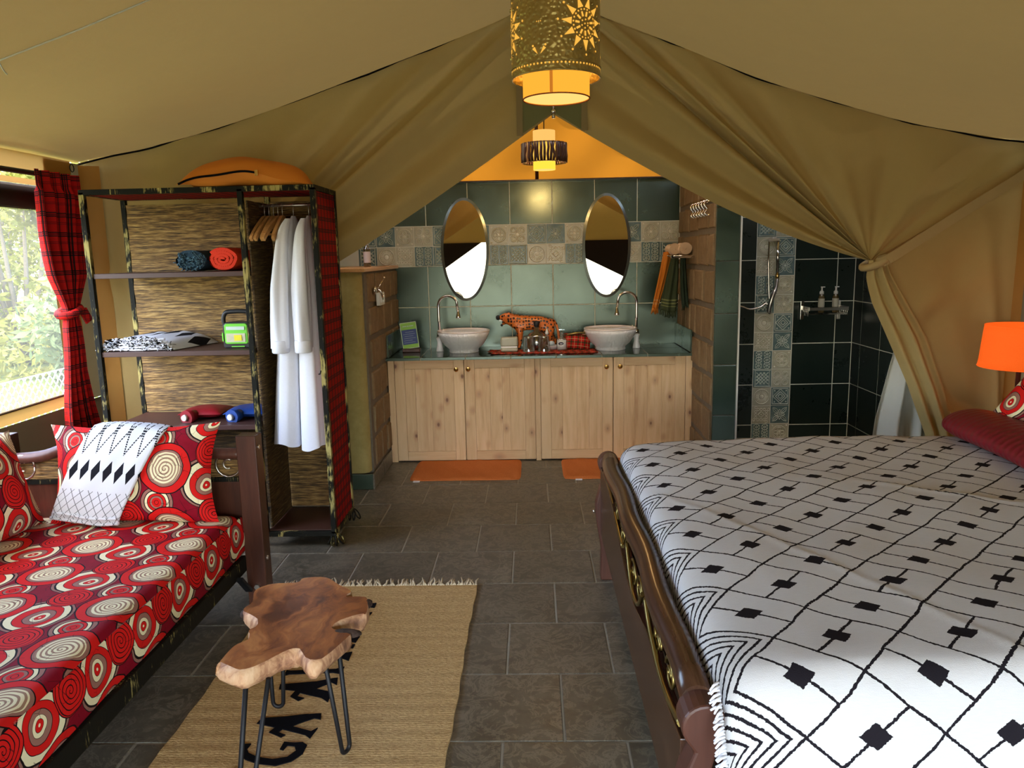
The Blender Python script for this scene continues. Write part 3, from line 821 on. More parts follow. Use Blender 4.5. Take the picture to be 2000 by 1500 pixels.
# ---- outdoors -------------------------------------------------------
GR = NT('grass'); n1 = GR.noise(GR.obj(), .8, 5); n2 = GR.noise(GR.obj(), 30, 3)
MT['grass'] = GR.surf(GR.bsdf(GR.mix(GR.ma('MULTIPLY', n2, 1), GR.mix(n1, (.105, .105, .062), (.175, .165, .11)), (.165, .16, .10)), .95, spec=.1))
m = M(); m.box(-60, 60, -60, 60, -.6, -.10)
struct('ground', m, MT['grass'])
LW = NT('lawn'); n1 = LW.noise(LW.obj(), 2.5, 5)
MT['lawn'] = LW.surf(LW.bsdf(LW.mix(n1, (.030, .052, .009), (.085, .10, .022)), .95, spec=.1))
m = M(); m.grid(lambda u, v: (-22 + 18.6 * u, -6 + 34 * v, -.095 + .05 * sin(5 * u + 9 * v) ** 2 * (1 - u)), 20, 30)
struct('lawn', m, MT['lawn'])
def leafmat(name, c):
    t = NT(name); n = t.noise(t.obj(), 2.0, 3)
    cc = t.mix(n, [x * .7 for x in c], [min(1, x * 1.4) for x in c])
    return t.surf(t.n('MixShader', {0: .4, 1: t.bsdf(cc, .6, spec=.25), 2: t.n('BsdfTranslucent', {'Color': cc})}))
LEAF = [leafmat('yellow_green_leaves', (.17, .17, .03)), leafmat('grey_green_leaves', (.13, .17, .07)), leafmat('dark_green_leaves', (.06, .09, .025))]
def bush(x, y, w, h, n, mat, label, seed, z0=-.1):
    r = random.Random(seed); t = thing('bush', label, 'bush', (x, y, z0), 'bushes outside the window')
    m = M()
    for i in range(5):
        a = r.uniform(0, 2 * pi); k = r.uniform(.2, .6)
        m.tube([(x, y, z0), (x + .3 * w * k * cos(a), y + .3 * w * k * sin(a), z0 + h * .4), (x + w * .5 * k * cos(a), y + w * .5 * k * sin(a), z0 + h * .8)], [.05, .035, .012], 5)
    obj('trunk', m, MT['mortar'], t)
    m = M(); lobes = [(x + r.uniform(-.5, .5) * w, y + r.uniform(-.5, .5) * w, z0 + h * r.uniform(.08, .85), r.uniform(.22, .42) * w) for _ in range(12)]
    for i in range(n):
        lx, ly, lz, lr = r.choice(lobes)
        d = Vector((r.gauss(0, 1), r.gauss(0, 1), r.gauss(0, 1))).normalized() * lr * r.uniform(.6, 1.05)
        c = Vector((lx, ly, max(z0 + .05, lz + d.z * .9))) + Vector((d.x, d.y, 0))
        a = Vector((r.gauss(0, 1), r.gauss(0, 1), r.gauss(0, .7))).normalized(); b = a.cross(Vector((r.gauss(0, 1), r.gauss(0, 1), r.gauss(0, 1)))).normalized()
        L = r.uniform(.06, .13); Wd = L * .32
        m.add([c - a * L, c + b * Wd, c + a * L, c - b * Wd], [(0, 1, 2, 3)])
    f = obj('foliage', m, mat, t); f['kind'] = 'stuff'
bush(-8.4, 10.0, 2.3, 3.9, 5200, LEAF[0], 'tall yellow green bush straight outside the window', 1)
bush(-6.3, 8.3, 1.2, 1.75, 3600, LEAF[1], 'low grey green shrub just outside by the curtain', 2)
bush(-11.2, 13.6, 3.0, 4.6, 5200, LEAF[0], 'tall sunlit bush behind the grey green shrub', 3)
bush(-15.5, 17.5, 3.6, 6.0, 4200, LEAF[2], 'dark green tree farthest out behind the bushes', 4)
MT['galv'] = plain('galvanised_wire', (.42, .43, .42), .6)
# chain link fence
t = thing('chain_link_fence', 'grey chain link fence beyond the window', 'fence', (-4.4, 4.0, -.1))
m = M()
n = 60
for i in range(n):
    for s in (1, -1):
        y0 = 1.5 + .085 * i; z = -.1; pts = []
        a = (-4.4, y0, -.1); b = (-4.4, y0 + s * .62, .60)
        m.bar(a, b, .008, .008, up=(1, 0, 0))
w = obj('wire_mesh', m, MT['galv'], t); w['kind'] = 'stuff'
m = M(); m.tube([(-4.4, 1.2, .60), (-4.4, 7.0, .60)], .006, 5); obj('top_wire', m, MT['galv'], t)
for y in (1.4, 3.6, 5.8):
    m = M(); m.tube([(-4.43, y, -.12), (-4.43, y, .66)], .02, 6); obj('post', m, MT['steel'], t)
# ================================================================== TENT FLAPS
def arc(kn):
    L = [0]
    for a, b in zip(kn, kn[1:]): L.append(L[-1] + hypot(b[0] - a[0], b[1] - a[1]))
    def f(u):
        s = u * L[-1]
        for i in range(len(kn) - 1):
            if s <= L[i + 1] or i == len(kn) - 2:
                t = (s - L[i]) / (L[i + 1] - L[i]); return (kn[i][0] + (kn[i + 1][0] - kn[i][0]) * t, kn[i][1] + (kn[i + 1][1] - kn[i][1]) * t)
    return f
def fan(m, B, K, spread, sag, folds, nu=110, nv=44, yk=2.36, yb=2.435):
    bf = arc(B)
    def fn(u, v):
        b = bf(u); e = 1 - v
        k = (K[0] + spread[0] * u, K[1] + spread[1] * u)
        x = k[0] + (b[0] - k[0]) * v; z = k[1] + (b[1] - k[1]) * v
        z -= sag * sin(pi * v ** .85) * max(0, 1 - u / .30) ** 2
        y = yk + (yb - yk) * v ** .6
        env = (v ** .5) * (1 - v) ** .55
        for c, wd, am in folds: y -= am * env * exp(-((u - c) / wd) ** 2)
        y += .010 * sin(40 * u + 3 * v) * env + .012 * sin(9 * v + 13 * u) * env
        return (x, y, z)
    m.grid(fn, nu, nv)
FC = MT['flapc']
m = M()
fan(m, [(RX, 2.352), (RX, 2.7), (RX, 3.02)] + RP[1:] + [(XR, 1.975)], (1.93, 1.462), (-.03, -.01), .085,
    [(.03, .022, .13), (.085, .018, -.09), (.15, .022, .14), (.20, .016, -.10), (.26, .02, .11), (.32, .018, -.07), (.40, .03, .07), (.50, .03, -.05), (.62, .04, .05), (.74, .03, -.04), (.84, .03, .04), (.93, .025, -.03)])
fr = tag(obj('tent_flap', m, FC, top=True), 'khaki canvas partition flap drawn to the right and tied over the shower', 'tent flap', 'canvas partition flaps')
m = M()     # gathered tail below the tie
TL = [(1.875, 1.47), (1.885, 1.38), (1.935, 1.22), (2.03, 1.03), (2.17, .74), (2.31, .40), (2.40, .02)]; TR = [(1.965, 1.48), (2.02, 1.385), (2.10, 1.27), (2.26, 1.01), (2.39, .68), (2.455, .48), (2.56, .02)]
def tail(u, v):
    a = pl(TL, v); b = pl(TR, v); x = a[0] + (b[0] - a[0]) * u; z = a[1] + (b[1] - a[1]) * u
    g = sst(0, .25, v)
    y = 2.345 + .02 * v - (.02 + .035 * g) * sin(pi * u) + (.012 + .012 * g) * cos(2 * pi * (2.5 * u + .15)) - .05 * (1 - g)
    return (x, y, z)
m.grid(tail, 36, 40)
obj('gathered_tail', m, FC, fr)
m = M()     # flat panel right of the tie
LB = [(2.62, .02), (2.50, .48), (2.40, .68), (2.24, 1.03), (2.06, 1.31), (1.93, 1.545)]
def panel(u, v):
    a = pl(LB, v); b = (XR - .01, .02 + 2.01 * v); x = a[0] + (b[0] - a[0]) * u; z = a[1] + (b[1] - a[1]) * u
    w = sin(pi * min(1, u * 1.3)) 
    y = 2.415 + .012 * sin(7 * u + 5 * v) * w - .10 * exp(-((v - .66 - .10 * u) / .05) ** 2) * w * (1 - u) + .09 * exp(-((v - .60 - .25 * u) / .06) ** 2) * w * (1 - u)
    y += .06 * exp(-((v - .35 + .2 * u) / .07) ** 2) * w - .035 * exp(-((u - .82 + .12 * v) / .06) ** 2) * (1 - v) + .02 * sin(16 * u) * (1 - v) * u
    return (x, y, z)
m.grid(panel, 50, 50)
obj('side_panel', m, FC, fr)
m = M()     # tie strap
sp = smooth_path([(1.90, 2.25, 1.455), (1.96, 2.245, 1.475), (2.15, 2.275, 1.585), (2.45, 2.305, 1.765), (2.70, 2.335, 1.91), (2.82, 2.36, 1.99)], 6)
for a, b in zip(sp, sp[1:]): m.bar(a, b, .006, .056, up=(-.5, 0, 1))
m.tube([(1.925 + .062 * cos(t), 2.335 + .085 * sin(t), 1.455 + .03 * cos(t)) for t in [2 * pi * i / 20 for i in range(20)]], .021, 8, closed=True)
obj('tie_strap', m, MT['strap'], fr)

m = M()
fan(m, [(RX, 2.352), (RX, 2.7), (RX, 3.02)] + LP[1:] + [(XL, 1.15)], (-2.45, .98), (0, 0), .115,
    [(.03, .022, .12), (.08, .018, -.08), (.14, .022, .11), (.20, .02, -.07), (.28, .028, .09), (.36, .026, -.06), (.46, .03, .06), (.56, .03, -.05), (.66, .03, .04), (.78, .03, -.03)])
m.v = [(-v[0], v[1], v[2]) if False else v for v in m.v]
m.grid(lambda u, v: (XL + .01 + .56 * u, 2.43 + .012 * sin(14 * u + 3 * v), .01 + 1.2 * v), 16, 12)
tag(obj('tent_flap', m, FC, top=True), 'khaki canvas partition flap hanging behind the open wardrobe', 'tent flap', 'canvas partition flaps')
m = M(); m.add([(-.135, 2.40, 2.96), (-.135, 2.40, 2.232), (RX, 2.40, 2.358), (.24, 2.40, 2.246), (.24, 2.40, 2.95), (RX, 2.40, 3.01)], [(0, 1, 2, 3, 4, 5)])
gs = tag(obj('canvas_gusset', m, MT['greenc'], top=True, solid=.004), 'green canvas gusset at the peak behind the brass pendant', 'tent panel')
for x0, s in ((-.135, -1), (.24, 1)):
    m = M(); m.box(x0 - .018, x0 + .018, 2.392, 2.398, 2.25 - (.02 if s < 0 else 0), 2.9); obj('webbing', m, MT['canvas'], gs)
t = thing('hanging_hook', 'small chrome hook hanging at the peak of the flaps', 'hook', (.06, 2.36, 2.3))
m = M(); m.tube([(.06, 2.36, 2.42), (.06, 2.36, 2.36)], .008, 8); m.ball((.06, 2.36, 2.355), .016, 10); obj('swivel', m, MT['chrome'], t)
m = M(); m.tube([(.06, 2.36, 2.345), (.06, 2.36, 2.315)], .010, 8); obj('snap', m, MT['steel'], t)

# ================================================================== WINDOW CURTAIN
cu = thing('curtain', 'red tartan curtain tied back beside the left window', 'curtain', (-2.69, 2.02, .1))
CY = [(.12, 1.86, 2.20), (.60, 1.875, 2.16), (.95, 1.91, 2.075), (1.20, 1.935, 2.065), (1.25, 1.955, 2.06), (1.31, 1.963, 2.083), (1.485, 1.873, 2.18), (1.73, 1.834, 2.20), (1.90, 1.822, 2.21), (2.045, 1.82, 2.205)]
def cur(u, v):
    z = .12 + 1.925 * v
    a = li([(c[0], c[1]) for c in CY], z); b = li([(c[0], c[2]) for c in CY], z)
    am = .012 + .028 * min(1, (b - a) / .33)
    return (-2.69 + am * sin(2 * pi * 4.2 * u + .5) * (1 if z < 1.95 else .6) + .01 * sin(7 * z), a + (b - a) * u, z)
m = M(); m.grid(cur, 90, 70, lambda u, v: (.62 * u, 1.925 * v))
obj('cloth', m, MT['tartan'], cu)
m = M()
m.tube([(-2.69 + .05 * cos(a), 2.015 + .070 * sin(a), 1.285 + .02 * sin(a)) for a in [2 * pi * i / 18 for i in range(18)]], .022, 8, closed=True)
m.bar((-2.645, 2.07, 1.29), (-2.635, 2.105, 1.22), .012, .05)
obj('tie_back', m, MT['tartan'], cu)
t = thing('curtain_rod', 'black curtain rod above the left window', 'rod', (-2.735, .9, 2.02))
m = M(); m.tube([(-2.735, -.5, 2.015), (-2.735, 2.26, 2.035)], .014, 8); obj('pole', m, MT['black'], t)
m = M(); m.ball((-2.735, 2.275, 2.036), .02); obj('finial', m, MT['black'], t)

# ================================================================== WARDROBE
X0, XM, X1, Y0, Y1, ZB, ZT = -2.36, -1.548, -1.178, 1.70, 2.10, .075, 1.905
wd = thing('wardrobe', 'open wardrobe of gold rubbed black iron with woven reed panels', 'wardrobe', (-1.77, 1.9, 0))
S = .027
for x in (X0, XM, X1):
    for y in (Y0, Y1):
        w2 = S / 2; m = M(); m.box(x - w2, x + w2, y - w2, y + w2, ZB, ZT); obj('post', m, MT['iron'], wd, bevel=.002)
for z in (ZT, ZB):
    for y in (Y0, Y1):
        m = M(); m.box(X0 - S / 2, X1 + S / 2, y - S / 2, y + S / 2, z - S / 2, z + S / 2); obj('rail', m, MT['iron'], wd, bevel=.002)
    for x in (X0, X1):
        m = M(); m.box(x - S / 2, x + S / 2, Y0, Y1, z - S / 2, z + S / 2); obj('rail', m, MT['iron'], wd, bevel=.002)
for z in (1.482, 1.073, .672):
    m = M(); m.box(X0 + .012, XM - .012, Y0 - .004, Y1 - .015, z - .013, z + .013); obj('shelf', m, MT['shelf'], wd, bevel=.002)
m = M(); m.box(XM + .012, X1 - .012, Y0 + .012, Y1 - .015, ZB + .002, ZB + .018); obj('base_board', m, MT['shelf'], wd)
m = M(); m.box(X0, X1, Y0, Y1, ZT - .012, ZT - .006); obj('tartan_top', m, MT['tartan2'], wd)
m = M(); m.grid(lambda u, v: (X0 + .02 + (XM - X0 - .04) * u, Y1 - .02 + .004 * sin(60 * v), .69 + 1.175 * v), 4, 60); m.box(X0 + .02, XM - .02, Y1 - .014, Y1 - .008, .69, 1.865); obj('reed_back', m, MT['reed'], wd)
m = M(); m.box(X0 + .02, XM - .02, Y1 - .018, Y1 - .01, .10, .66); obj('reed_back', m, MT['reeddark'], wd)
m = M(); m.box(XM + .02, X1 - .02, Y1 - .018, Y1 - .008, .105, 1.865); obj('reed_back', m, MT['reed'], wd)
m = M(); m.box(XM + .014, XM + .022, Y0 + .03, Y1 - .03, .10, 1.85); obj('reed_divider', m, MT['reeddark'], wd)
m = M(); m.box(X1 - .004, X1 + .006, Y0 + .012, Y1 - .012, .09, 1.89); obj('tartan_side', m, MT['tartan2'], wd)
m = M(); m.tube([(XM + .02, 1.90, 1.832), (X1 - .01, 1.90, 1.832)], .007, 8); obj('hanging_rail', m, MT['steel'], wd)
for (x, y) in ((X0, Y0), (X1, Y0), (X0, Y1), (X1, Y1)):
    m = M()
    for s in (-1, 1):
        pts = [(x + s * .012, y, ZB)] + [(x + s * (.016 + .009 * 1) + s * .018 * sin(a), y + .026 - .030 * cos(a) * (1 - .06 * a), .038 - .034 * sin(a * 1.0) * (1 - .05 * a)) for a in [i * .5 - .9 for i in range(15)]]
        m.tube(pts, .0045, 6)
    for s in (-.4, .4):
        m.tube([(x + s * .03, y + .028 * cos(a), .036 + .031 * sin(a)) for a in [2 * pi * i / 14 for i in range(14)]], .0042, 6, closed=True)
    m.tube([(x, y, ZB), (x, y, .06)], .012, 6)
    obj('scroll_foot', m, MT['irondark'], wd)
for (x, y, z) in ((XM + .012, Y0 - .012, .98), (X1 - .02, Y0 - .012, .955)):
    m = M(); m.tube(smooth_path([(x, y + .01, z), (x, y - .02, z), (x + .012, y - .034, z + .006), (x + .012, y - .02, z + .018)], 4), .0035, 6); obj('door_catch', m, MT['black'], wd)

# orange cushion bag on top
def pillow(w, h, t, nu=28, nv=20, uo=(0, 0), pinch=.10, us=1.0):
    """soft cushion in its own frame: width on X, height on Z, thickness on Y"""
    m = M()
    for s in (1, -1):
        def fn(u, v):
            a, b = 2 * u - 1, 2 * v - 1
            th = t / 2 * (max(0, (1 - abs(a) ** 2.6) * (1 - abs(b) ** 2.6))) ** .55
            k = 1 - pinch * (1 - b * b) * abs(a) ** 3; k2 = 1 - pinch * (1 - a * a) * abs(b) ** 3
            th *= 1 + .05 * sin(5 * a + 3 * b)
            return (a * w / 2 * k, -s * th, b * h / 2 * k2)
        m.grid(fn, nu, nv, lambda u, v: (uo[0] + us * w * u, uo[1] + us * h * v), flip=(s < 0))
    return m
def xform(m, mat):
    m.v = [tuple(mat @ Vector(v)) for v in m.v]; return m
t = thing('cushion', 'plump orange cushion with black zip lying on top of the wardrobe', 'cushion', (-1.53, 1.86, 1.92))
m = pillow(.66, .44, .17, 40, 26)
def rip(v):
    x, y, z = v; return (x, y + .006 * sin(22 * x + 9 * z) + .004 * sin(40 * z - 12 * x), z)
m.v = [rip(v) for v in m.v]
def droop(v): return (v[0], v[1] + .075 * abs(v[0] / .33) ** 2.2 * (1.0 if v[0] < 0 else .6) + .03 * max(0, -v[2] / .22) ** 3, v[2])
m.v = [droop(v) for v in m.v]
Mx = Matrix.Translation((-1.53, 1.88, 1.982)) @ Matrix.Rotation(.06, 4, 'Y') @ Matrix.Rotation(-.10, 4, 'X') @ Matrix.Rotation(.12, 4, 'Z') @ Matrix.Rotation(-pi / 2 , 4, 'X')
xform(m, Mx)
m.v = [(x, y, max(z, 1.921)) for x, y, z in m.v]
body = obj('cover', m, MT['orangecloth'], t)
def edge_pt(u, lift=0.0):
    a = 2 * u - 1; k2 = 1 - .10 * (1 - a * a); q = Mx @ Vector(droop(rip((a * .33, -lift, -.22 * k2))))
    return (q.x, q.y - .004, max(q.z, 1.925) + lift)
m = M(); m.tube([edge_pt(.02 + .56 * i / 20) for i in range(21)], .006, 6); obj('zip', m, MT['blackpile'], t)
q = edge_pt(.585); m = M(); m.box(q[0] - .008, q[0] + .008, q[1] - .008, q[1] + .002, q[2] - .014, q[2] + .014); obj('zip_pull', m, MT['brass'], t)

# rolls on the top shelf
def roll(name, label, cat, x, y0, y1, z, rx, rz, mat, seed, group=None, tuft=None, core=None):
    r = random.Random(seed); t = thing(name, label, cat, (x, (y0 + y1) / 2, z - rz), group)
    m = M(); n = 28
    def fn(u, v):
        a = 2 * pi * u; k = 1 + .03 * sin(3 * a + seed) + .02 * sin(9 * a + 20 * v)
        e = 1 - .10 * (abs(2 * v - 1) ** 8)
        return (x + rx * k * e * cos(a), y0 + (y1 - y0) * v, max(z - rz, z + rz * k * e * sin(a)))
    m.grid(fn, n, 14)
    obj('rolled_cloth', m, mat, t)
    m = M(); pts = []
    for i in range(90):
        a = i * .24; q = .10 + .84 * i / 90
        pts.append((x + rx * q * cos(a) * (1 + .05 * sin(5 * a)), y0 + .006 - .008 * (1 - q), max(z - rz * .97, z + rz * q * sin(a))))
    for a, b in zip(pts, pts[1:]): m.bar(a, b, .016, .009, up=(0, 1, 0))
    obj('coiled_end', m, core or mat, t)
    if tuft:
        m = M()
        for i in range(150):
            q = sqrt(r.random()) * .92; a = r.uniform(0, 2 * pi)
            p = Vector((x + rx * q * cos(a), y0 - .002, max(z - rz * .9, z + rz * q * sin(a))))
            d = Vector((r.uniform(-.5, .5), -1, r.uniform(-.5, .5))).normalized() * .02
            m.tube([p, p + d], [.0035, .002], 4)
        f = obj('fringe', m, tuft, t); f['kind'] = 'stuff'
    return t
MT['bluecloth'] = plain('dark_blue_cloth', (.012, .045, .085), .8, var=.4, sc=30)
MT['bluepale'] = plain('pale_blue_fringe', (.10, .20, .28), .85, var=.6, sc=60)
MT['neon'] = plain('bright_orange_fleece', (.86, .065, .008), .8, var=.1)
MT['neon2'] = plain('bright_red_orange_fleece', (.72, .035, .008), .8, var=.1)
roll('rolled_blanket', 'dark blue rolled cloth with pale fringe on the top wardrobe shelf', 'cloth', -1.862, 1.77, 2.05, 1.551, .088, .054, MT['bluecloth'], 4, tuft=MT['bluepale'])
roll('rolled_blanket', 'bright orange rolled fleece on the top wardrobe shelf', 'blanket', -1.694, 1.77, 2.06, 1.556, .082, .060, MT['neon'], 2, core=MT['neon2'])

# folded patterned blanket
t = thing('folded_blanket', 'folded white blanket with black pattern and tasselled edge on the middle wardrobe shelf', 'blanket', (-2.12, 1.88, 1.087))
m = M(); r = random.Random(5)
def fb(u, v):
    a, b = 2 * u - 1, 2 * v - 1
    return (-2.13 + .20 * a + .05 * b, 1.90 + .17 * b, 1.088 + .088 * (1 - abs(a) ** 4) * (1 - .55 * abs(b) ** 6) * (.82 + .10 * b) + .004 * sin(9 * a))
m.grid(fb, 30, 24, lambda u, v: (.30 * u, .13 + .17 * (1 - v))); 
obj('folded_cloth', m, MT['throw'], t)
m = M()
for k in range(5):
    z = 1.094 + .013 * k; w = .20 - .012 * k
    m.tube(smooth_path([(-2.18 - w + .02, 1.745, z), (-2.18 - w * .5, 1.728, z + .003), (-2.18, 1.724, z), (-2.18 + w * .5, 1.73, z + .003), (-2.18 + w, 1.745, z)], 5), .0065, 6)
obj('folded_edges', m, MT['robe'], t)
for mat, n_, nm in ((MT['robe'], 220, 'white_tassels'), (MT['blackpile'], 190, 'black_tassels')):
    m = M()
    for i in range(n_):
        u = r.uniform(-1, 1); z = 1.090 + r.random() ** .8 * .072 * (1 - abs(u) ** 4)
        p = Vector((-2.185 + .195 * u, 1.728 + r.uniform(-.004, .006), z)); d = Vector((r.uniform(-.8, .8) + u * .6, -1.0, r.uniform(-.6, .6))).normalized() * r.uniform(.012, .024)
        q = p + d; q.z = max(q.z, 1.089); m.tube([p, q], [.003, .0022], 4)
    f = obj(nm, m, mat, t); f['kind'] = 'stuff'

# green work light
MT['lime'] = plain('lime_green_plastic', (.16, .62, .04), .4, spec=.5)
MT['reflector'] = plain('pale_reflector', (.75, .76, .60), .2, .4)
t = thing('work_light', 'green and black rechargeable work light on the middle wardrobe shelf', 'lamp', (-1.655, 1.82, 1.087))
m = M(); m.prism([(-1.735, 1.095), (-1.728, 1.087), (-1.60, 1.087), (-1.59, 1.095), (-1.59, 1.215), (-1.60, 1.225), (-1.715, 1.225), (-1.735, 1.205)], 1.79, 1.85, 'y'); obj('housing', m, MT['blackplastic'], t, bevel=.004)
m = M(); m.prism([(-1.722, 1.118), (-1.714, 1.110), (-1.605, 1.110), (-1.598, 1.118), (-1.598, 1.210), (-1.606, 1.218), (-1.713, 1.218), (-1.722, 1.208)], 1.779, 1.792, 'y'); obj('front_face', m, MT['lime'], t, bevel=.003)
m = M(); m.box(-1.712, -1.610, 1.775, 1.780, 1.120, 1.166)
for i in range(5): m.bar((-1.708, 1.774, 1.124 + .009 * i), (-1.672 + .0, 1.776, 1.143), .003, .003)
obj('reflector', m, MT['reflector'], t)
m = M(); m.box(-1.668, -1.628, 1.770, 1.775, 1.128, 1.158); obj('led_chip', m, plain('yellow_led', (.75, .66, .02), .4), t)
m = M(); m.box(-1.710, -1.612, 1.774, 1.780, 1.185, 1.203); obj('lamp_strip', m, plain('pale_lens', (.55, .66, .62), .3), t)
m = M(); m.box(-1.737, -1.731, 1.783, 1.80, 1.125, 1.17); obj('green_trim', m, MT['lime'], t)
m = M(); m.box(-1.69, -1.62, 1.783, 1.787, 1.093, 1.098); obj('green_trim', m, MT['lime'], t)
m = M(); m.tube(smooth_path([(-1.728, 1.82, 1.20), (-1.738, 1.82, 1.235), (-1.725, 1.82, 1.272), (-1.69, 1.82, 1.280), (-1.62, 1.82, 1.280), (-1.60, 1.82, 1.268), (-1.597, 1.82, 1.22)], 5), .012, 8); obj('handle', m, MT['blackplastic'], t)

# hot water bottles on the lowest shelf
for (x, col, lab) in ((-1.95, (.24, .006, .012), 'red hot water bottle lying on the lowest wardrobe shelf'), (-1.70, (.010, .05, .24), 'blue hot water bottle lying on the lowest wardrobe shelf')):
    t = thing('hot_water_bottle', lab, 'hot water bottle', (x, 1.9, .686), 'hot water bottles on the lowest shelf')
    mt = plain('rubber_' + ('red' if col[0] > .1 else 'blue'), col, .45, var=.1)
    m = pillow(.24, .22, .06, 20, 16, pinch=.03); xform(m, Matrix.Translation((x + .03, 1.93, .718)) @ Matrix.Rotation(-pi / 2, 4, 'X')); obj('bladder', m, mt, t)
    m = M(); m.tube([(x, 1.84, .715), (x - .02, 1.775, .713)], [.030, .040], 12); obj('neck', m, mt, t)
    m = M(); m.tube([(x - .022, 1.772, .713), (x - .026, 1.758, .713)], [.019, .016], 12); obj('stopper', m, MT['wplastic'], t)

# wooden hangers and bath robes
def hanger():
    t = thing('coat_hanger', 'wooden coat hanger hanging empty in the wardrobe', 'hanger', (0, 0, 0), 'empty wooden hangers on the wardrobe rail')
    m = M()
    arm = smooth_path([(0, -.205, -.175), (0, -.185, -.155), (0, -.12, -.115), (0, -.05, -.08), (0, 0, -.062), (0, .05, -.08), (0, .12, -.115), (0, .185, -.155), (0, .205, -.175)], 4)
    for a, b in zip(arm, arm[1:]):
        hh = .034 - .010 * abs(a[1]) / .2
        m.bar(a, b, .016, hh, up=(0, 0, 1))
    obj('shoulder_bar', m, MT['hwood'], t, bevel=.003)
    m = M(); m.tube([(0, -.15, -.145), (0, .15, -.145)], .005, 6); obj('trouser_bar', m, MT['hwood'], t)
    m = M(); m.tube([(0, 0, -.05), (0, 0, -.02)] + [(0, -.010 + .0135 * cos(a), .0 + .0135 * sin(a)) for a in [i * .45 - .6 for i in range(9)]], .0022, 5); obj('hook', m, MT['steel'], t)
    return t
h = hanger(); h.location = (-1.500, 1.90, 1.826)
LAB = ['leftmost', 'second from left', 'middle', 'fourth from left', 'rightmost']
for i in range(5):
    rz = (0, 0, rnd.uniform(-.10, .05)); lab = LAB[i] + ' of the five empty wooden hangers on the wardrobe rail'
    if i == 0: h['label'] = lab; h.rotation_euler = rz
    else: dup(h, (-1.500 + .024 * i, 1.90, 1.826), lab, rot=rz)
def robe(cx, xb, lab, zs, seed, sl):
    t = thing('bath_robe', lab, 'bathrobe', (cx, 1.90, zs), 'white bathrobes in the wardrobe')
    m = M(); H = 1.775 - zs
    def fn(u, v):
        a = 2 * pi * u; z = zs + H * v; k = 1 - v
        rx = li([(0, .086), (.3, .078), (.6, .064), (.85, .044), (.95, .026), (1, .008)], v); ry = li([(0, .17), (.5, .17), (.85, .165), (.94, .11), (1, .03)], v)
        f = 1 + (.05 + .10 * k) * sin(7 * a + seed + 1.5 * v) + .04 * sin(13 * a + seed)
        return (cx + (xb - cx) * k ** 1.2 + rx * f * cos(a), 1.90 + ry * (1 + .03 * sin(5 * a)) * sin(a), z + (.012 * sin(3 * a + seed) if v == 0 else 0))
    m.grid(fn, 64, 40)
    obj('body', m, MT['robe'], t)
    SP = [Vector(p) for p in smooth_path([(cx - .002, 1.79, 1.758), (cx + sl[0] * .35, 1.735, 1.67), (cx + sl[0] * .75, 1.715, 1.45), (cx + sl[0] * .95, 1.71, 1.25), (cx + sl[0] * 1.05, 1.712, 1.09)], 8)]
    def slv(u, v):
        p = Vector(pl([tuple(q) for q in SP], v)); a = 2 * pi * u; rr = .014 + .031 * min(1, v / .55)
        f = 1 + .13 * sin(3 * a + seed + 2.2 * v) * min(1, 2 * v) + .06 * sin(5 * a - 3 * v)
        return (p.x + rr * f * cos(a), p.y + rr * 1.05 * f * sin(a) + .01, p.z)
    m = M(); m.grid(slv, 40, 36); s = obj('sleeve', m, MT['robe'], t)
    e = (cx + sl[0] * 1.05, 1.712)
    m = M(); m.lathe([(.043, 0), (.048, .005), (.047, .060), (.043, .066)], (e[0], e[1], 1.065), 18, sx=.92); obj('cuff', m, MT['robe'], s)
    m = M(); m.tube([(cx, 1.90, 1.77), (cx, 1.90, 1.806)] + [(cx, 1.89 + .0135 * cos(a), 1.826 + .0135 * sin(a)) for a in [i * .45 - .6 for i in range(9)]], .0022, 5); obj('hanger_hook', m, MT['steel'], t)
robe(-1.345, -1.43, 'left of the two white bathrobes hanging in the wardrobe', .555, 1, (-.055,))
robe(-1.262, -1.285, 'right white bathrobe hanging next to the tartan wardrobe side', .535, 4, (-.02,))

# ================================================================== DAYBED
so_ = thing('daybed', 'dark wooden daybed with red circle print mattress beside the window', 'sofa', (-1.9, 0, 0))
m = M(); m.box(-1.375, -1.288, .95, 1.03, 0, .80); obj('front_post', m, MT['maho'], so_, bevel=.004)
m = M(); m.box(-2.53, -2.43, .98, 1.10, 0, .80); obj('back_post', m, MT['maho'], so_, bevel=.004)
m = M(); m.box(-2.53, -2.43, -1.45, -1.36, 0, .80); obj('back_post', m, MT['maho'], so_, bevel=.004)
m = M(); m.box(-1.375, -1.288, -1.45, -1.37, 0, .80); obj('front_post', m, MT['maho'], so_, bevel=.004)
m = M(); m.box(-1.415, -1.372, -1.40, .96, .185, .255); obj('front_rail', m, MT['irondark'], so_, bevel=.004)
m = M(); m.box(-2.50, -2.45, -1.40, 1.0, .185, .255); obj('back_rail', m, MT['maho'], so_)
for i in range(9):
    m = M(); y = -1.2 + .26 * i; m.box(-2.47, -1.41, y, y + .07, .25, .268); obj('slat', m, MT['maho'], so_)
m = M(); m.bar((-1.36, .93, .10), (-1.36, .83, .20), .03, .012); obj('brace', m, MT['black'], so_)
m = M(); m.tube([(-1.331, .948, .11), (-1.331, .940, .11)], .012, 6); m.tube([(-1.2885, .98, .235), (-1.283, .98, .235)], .010, 8); m.tube([(-1.2885, .98, .745), (-1.283, .98, .745)], .010, 8); obj('bolt', m, MT['steel'], so_)
